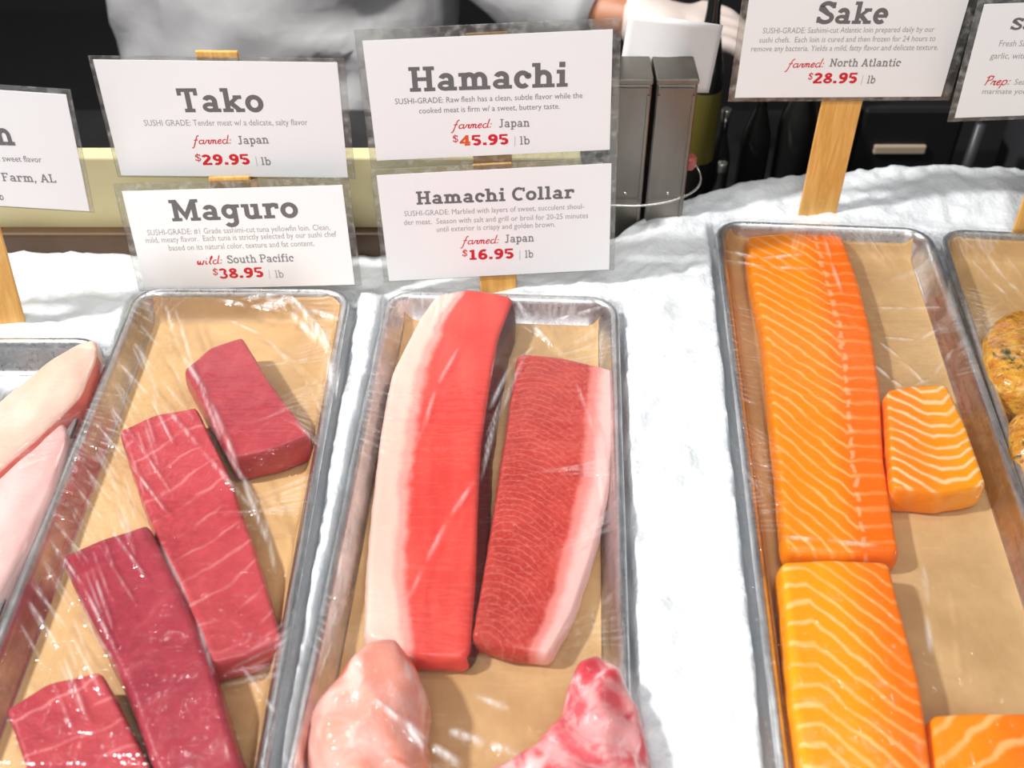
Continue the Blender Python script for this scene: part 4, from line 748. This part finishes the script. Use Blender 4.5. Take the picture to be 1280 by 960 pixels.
def quadsheet(name, corners, y_of, th, mat, label, cat, nx=16, ny=12, curve=0.012):
    (a, b, c, d) = [np.array(PY(u, v, y)) for (u, v), y in zip(corners, y_of)]; V = []; 
    nrm = np.cross(b - a, d - a); nrm /= np.linalg.norm(nrm)
    if nrm[1] > 0: nrm = -nrm
    for side in (0, 1):
        for j in range(ny):
            for i in range(nx):
                s, t = i / (nx - 1), j / (ny - 1); p = (a * (1 - s) + b * s) * (1 - t) + (d * (1 - s) + c * s) * t
                p = p + nrm * (curve * sin(pi * s) - side * th) + np.array([0, 0, 0.006 * sin(pi * s) * (1 - t)]); V.append(p)
    n = nx * ny; q = np.arange(n).reshape(ny, nx); F = []
    for j in range(ny - 1):
        for i in range(nx - 1):
            f = (q[j, i], q[j, i + 1], q[j + 1, i + 1], q[j + 1, i]); F.append(f); F.append(tuple(k + n for k in f[::-1]))
    lp = list(q[0, :]) + list(q[1:, -1]) + list(q[-1, -2::-1]) + list(q[-2:0:-1, 0]); F += [(lp[k], lp[k] + n, lp[(k + 1) % len(lp)] + n, lp[(k + 1) % len(lp)]) for k in range(len(lp))]
    o = fixnormals(mesh(name, V, F, mat)); tag(o, label, cat); return o
quadsheet('plastic_scraper', [(786, 18), (904, 32), (886, 116), (774, 92)], [0.934, 0.945, 0.940, 0.934], 0.0012, PLASTIC, 'white curved plastic scraper standing behind the two steel boxes', 'scraper')

# ------------------------------------------------------------------ worktop, bottles and equipment in the dark behind the ice
wt = empty('work_table', (0.1, 1.25, -0.95)); tag(wt, 'black worktop and cabinet in the shade behind the ice', 'table')
mb = MB(); mb.box((0.1, 1.225, -0.215), (2.4, 0.43, 0.03), bev=0.004); part(mb, 'worktop', BLACK, wt)
mb = MB(); mb.box((0.1, 1.22, -0.59), (2.36, 0.41, 0.72)); part(mb, 'cabinet', BLACK, wt)
mb = MB(); mb.box((0.1, 1.0125, -0.16), (2.4, 0.012, 0.08), bev=0.002); part(mb, 'rail', DKGREY, wt)
bid = [0]
def bottle(x, y, r, h, label, body=GLASSD, lab=None, capm=CAPM, z=-0.20):
    b = empty('sauce_bottle', (x, y, z)); tag(b, label, 'bottle', 'bottles behind the ice')
    mb = MB(); mb.lathe([(r * .9, 0), (r, .004), (r, h * .60), (r * .9, h * .67), (r * .42, h * .80), (r * .36, h * .84), (r * .36, h * .93)], n=28); o = mb.build('bottle_body', body, b, True, np.zeros(3)); autosmooth(o, 50)
    mb = MB(); mb.lathe([(r * .45, h * .92), (r * .47, h * .93), (r * .47, h * .995), (r * .43, h)], n=24); autosmooth(mb.build('bottle_cap', capm, b, True, np.zeros(3)))
    if lab: mb = MB(); n = 28; mb.lathe([(r * 1.005, h * .36), (r * 1.02, h * .365), (r * 1.02, h * .595), (r * 1.005, h * .598)], n=28); autosmooth(mb.build('bottle_label', lab, b, True, np.zeros(3)))
bottle(0.2055, 1.10, 0.0195, 0.36, 'dark bottle with an olive label beside the white scraper', lab=OLIVE)
bottle(0.278, 1.13, 0.017, 0.215, 'slim dark bottle with a metal cap between the scraper and the Sake card')
bottle(0.322, 1.13, 0.021, 0.25, 'dark round bottle below the left corner of the Sake card')
bottle(0.358, 1.10, 0.019, 0.24, 'dark bottle left of the bare wooden stick')
bottle(0.239, 1.125, 0.012, 0.175, 'small dark bottle with a shiny round cap, the taller of two beside the scraper', capm=WIRE)
bottle(0.233, 1.078, 0.0115, 0.135, 'shortest dark bottle with a shiny cap, just above the ice beside the steel boxes', capm=WIRE)
eq = empty('black_appliance', (0.440, 1.16, -0.20)); tag(eq, 'black appliance with a pale strip behind the ice, under the Sake card', 'appliance')
mb = MB(); mb.box((0.440, 1.17, -0.105), (0.115, 0.14, 0.19), bev=0.006); part(mb, 'housing', BLACK, eq)
mb = MB(); mb.box((0.432, 1.098, -0.060), (0.058, 0.006, 0.011), bev=0.002); part(mb, 'pale_strip', PALE, eq)
mb = MB(); mb.tube([(0.508, 1.09, -0.1998), (0.508, 1.085, -0.02)], 0.006, 10); part(mb, 'post', DKGREY, eq, True)
eq = empty('black_canister', (0.61, 1.14, -0.20)); tag(eq, 'dark grey canister behind the ice, under the right card', 'canister')
mb = MB(); mb.lathe([(0.040, 0), (0.042, 0.004), (0.042, 0.165), (0.038, 0.17)], (0.61, 1.14, -0.20), 36); autosmooth(part(mb, 'canister_body', DKGREY, eq, True))
mb = MB(); mb.lathe([(0.042, 0.17), (0.043, 0.173), (0.043, 0.188), (0.03, 0.195), (0.008, 0.197)], (0.61, 1.14, -0.20), 36); autosmooth(part(mb, 'canister_lid', BLACK, eq, True))

# ------------------------------------------------------------------ the person behind the counter
def skinmesh(name, joints, edges, mats, parent, sub=2, root=0, extra=None):
    me = bpy.data.meshes.new(name); me.from_pydata([j[0] for j in joints], edges, []); o = link(name, me, mats, parent)
    md = o.modifiers.new('skin', 'SKIN'); md.use_smooth_shade = True
    for i, j in enumerate(joints):
        sv_ = me.skin_vertices[0].data[i]; r = j[1]; sv_.radius = r if isinstance(r, tuple) else (r, r); sv_.use_root = (i == root)
    o.modifiers.new('sub', 'SUBSURF').levels = sub; o.modifiers['sub'].render_levels = sub
    return o
PX, PYY, FL = -0.315, 1.585, -0.95
person = empty('person', (PX, PYY, FL)); tag(person, 'person in a grey jacket and pale gloves reaching across behind the signs', 'person')
def J(x, y, z, r): return ((x, y, z), r)
# local frame: person faces -y (towards the ice); z from the floor. the person's left arm is at +x
jt = [J(0, 0.02, .95, .105), J(0, 0, 1.12, .10), J(0, 0, 1.30, .105), J(0, -.01, 1.42, .07), J(0, -.03, 1.50, (.052, .052)), J(0, -.05, 1.60, (.072, .088)), J(0, -.05, 1.68, (.072, .088)),
      J(.17, -.02, 1.40, .055), J(.24, -.05, 1.17, .044), J(.272, -.12, 0.965, .040), J(.36, -.24, .955, .034), J(.455, -.30, .955, .028), J(.50, -.305, .95, (.034, .02)),
      J(-.18, -.02, 1.40, .055), J(-.26, .06, 1.18, .044), J(-.30, .10, 1.10, .036), J(-.29, .06, 1.06, .030), J(-.27, .03, 1.04, (.034, .02)),
      J(.09, .02, .84, .07), J(.10, .01, .48, .055), J(.10, .03, .08, .038), J(.10, -.08, .035, .035), J(.10, -.15, .03, .028),
      J(-.09, .02, .84, .07), J(-.10, .01, .48, .055), J(-.10, .03, .08, .038), J(-.10, -.08, .035, .035), J(-.10, -.15, .03, .028)]
ed = [(0, 1), (1, 2), (2, 3), (3, 4), (4, 5), (5, 6), (3, 7), (7, 8), (8, 9), (9, 10), (10, 11), (11, 12), (3, 13), (13, 14), (14, 15), (15, 16), (16, 17), (0, 18), (18, 19), (19, 20), (20, 21), (21, 22), (0, 23), (23, 24), (24, 25), (25, 26), (26, 27)]
skinmesh('body', jt, ed, SKIN, person)
def fold(p):
    a = noise.noise((p[0] * 7 + 3 * p[2], p[1] * 5, p[2] * 9 - 4 * p[0])); b = noise.noise((p[0] * 16 - 5 * p[2] + 9, p[1] * 10, p[2] * 12 + 6 * p[0]))
    return 0.030 * (0.45 - abs(a) * 1.6) + 0.012 * (0.4 - abs(b) * 1.5)
JV, JF = [], []
def loft(rings, n=64):
    b = len(JV)
    for c, ax_, ay_, rx, ry, k in rings:
        for q in range(n):
            t = 2 * pi * q / n; cx, sy = cos(t), sin(t); e = 0.8; dx = abs(cx) ** e * (1 if cx >= 0 else -1); dy = abs(sy) ** e * (1 if sy >= 0 else -1)
            p = Vector(c) + ax_ * rx * dx + ay_ * ry * dy; nn = (ax_ * dx * ry + ay_ * dy * rx).normalized(); p += nn * fold(p) * k; JV.append(tuple(p))
    m = len(rings)
    for i in range(m - 1): JF.extend([(b + i * n + q, b + i * n + (q + 1) % n, b + (i + 1) * n + (q + 1) % n, b + (i + 1) * n + q) for q in range(n)])
    JF.append(tuple(b + q for q in range(n))[::-1]); JF.append(tuple(b + (m - 1) * n + q for q in range(n)))
XA, YA = Vector((1, 0, 0)), Vector((0, 1, 0)); tr = []
for q in range(46):
    z = 0.66 + 0.80 * q / 45; rx = float(np.interp(z, [.66, .9, 1.1, 1.3, 1.40, 1.46], [.245, .238, .205, .20, .17, .075])); ry = float(np.interp(z, [.66, .9, 1.1, 1.3, 1.40, 1.46], [.140, .135, .125, .125, .10, .065])); tr.append(((-.015 if z < 1 else 0, 0.0, z), XA, YA, rx, ry, 1.0))
loft(tr)
def sleeve(P, R):
    P = [Vector(p) for p in P]; N = 40; ts = np.linspace(0, len(P) - 1, N); C_ = []
    for t in ts: i = min(int(t), len(P) - 2); C_.append(P[i].lerp(P[i + 1], t - i))
    for _ in range(6): C_ = [C_[0]] + [(C_[i - 1] + 2 * C_[i] + C_[i + 1]) / 4 for i in range(1, N - 1)] + [C_[-1]]
    rg = []
    for i in range(N):
        d = (C_[min(i + 1, N - 1)] - C_[max(i - 1, 0)]).normalized(); x = d.cross(Vector((0, 1, 0.3))).normalized(); y = x.cross(d); rr = float(np.interp(ts[i], range(len(R)), R)); rg.append((C_[i], x, y, rr, rr, 0.55))
    loft(rg, 32)
sleeve([(.15, -.01, 1.38), (.24, -.05, 1.17), (.262, -.105, .99), (.335, -.205, .962), (.425, -.278, .955)], [.075, .068, .066, .060, .050])
sleeve([(-.15, -.01, 1.38), (-.26, .06, 1.18), (-.30, .10, 1.11), (-.295, .075, 1.075)], [.075, .064, .058, .050])
jk = mesh('jacket', JV, JF, JACKET, person, True, np.zeros(3)); fixnormals(jk)
skinmesh('trousers', [J(0, .02, .82, .10), J(.095, .02, .76, .085), J(.10, .01, .48, .078), J(.10, .03, .10, .066), J(-.095, .02, .76, .085), J(-.10, .01, .48, .078), J(-.10, .03, .10, .066)], [(0, 1), (1, 2), (2, 3), (0, 4), (4, 5), (5, 6)], TROUSER, person)
def glove(wrist, d, sidev, dn):
    w = Vector(wrist); d = Vector(d).normalized(); s = Vector(sidev).normalized(); n = Vector(dn).normalized(); Jn = [J(*(w - d * .035), .034), J(*w, .033), J(*(w + d * .035), (.036, .020)), J(*(w + d * .065), (.036, .018))]; E_ = [(0, 1), (1, 2), (2, 3)]
    for k, (o_, l) in enumerate(((-.030, .072), (-.010, .082), (.010, .078), (.029, .060))):
        b = w + d * .075 + s * o_; a1 = b + d * l * .42 + n * .006; a2 = a1 + d * l * .32 + n * .016; a3 = a2 + d * l * .20 + n * .018; i = len(Jn)
        Jn += [J(*b, .0105), J(*a1, .0095), J(*a2, .0088), J(*a3, .0075)]; E_ += [(3, i), (i, i + 1), (i + 1, i + 2), (i + 2, i + 3)]
    t0 = w + d * .025 - s * .036; t1 = t0 + d * .028 - s * .020 + n * .010; t2 = t1 + d * .028 - s * .004 + n * .012; i = len(Jn); Jn += [J(*t0, .013), J(*t1, .0115), J(*t2, .009)]; E_ += [(2, i), (i, i + 1), (i + 1, i + 2)]
    return Jn, E_
g1 = glove((.475, -.302, .955), (1, -.10, -.02), (0.1, 1, .2), (0, 0, -1)); skinmesh('glove', g1[0], g1[1], GLOVE, person, 2, 2)
g2 = glove((-.28, .045, 1.05), (.75, -.6, -.1), (0, -.2, 1), (.6, .75, 0)); skinmesh('glove', g2[0], g2[1], GLOVE, person, 2, 2)
mb = MB()
bm = bmesh.new(); bmesh.ops.create_uvsphere(bm, u_segments=24, v_segments=16, radius=1)
for v in bm.verts: v.co = Vector((v.co.x * .084, v.co.y * .10 - .035, v.co.z * .085 + 1.70 + max(0, -v.co.y) * .03))
me = bpy.data.meshes.new('hair'); bm.to_mesh(me); bm.free(); me.polygons.foreach_set('use_smooth', [True] * len(me.polygons)); link('hair', me, HAIR, person)
mb = MB(); mb.tube([(0, -.135, 1.655), (0, -.155, 1.625), (0, -.160, 1.612), (0, -.140, 1.606)], [.008, .012, .013, .008], 10); mb.build('nose', SKIN, person, True, np.zeros(3))
for s in (-1, 1):
    mb = MB(); mb.lathe([(.001, -.012), (.011, -.006), (.0125, 0), (.011, .006), (.001, .012)], (s * .03, -.128, 1.648), 14); mb.build('eye', PLASTIC, person, True, np.zeros(3))
mb = MB(); mb.tube([(-.025, -.128, 1.572), (0, -.138, 1.570), (.025, -.128, 1.572)], [.004, .008, .004], 8); mb.build('mouth', REDP, person, True, np.zeros(3))
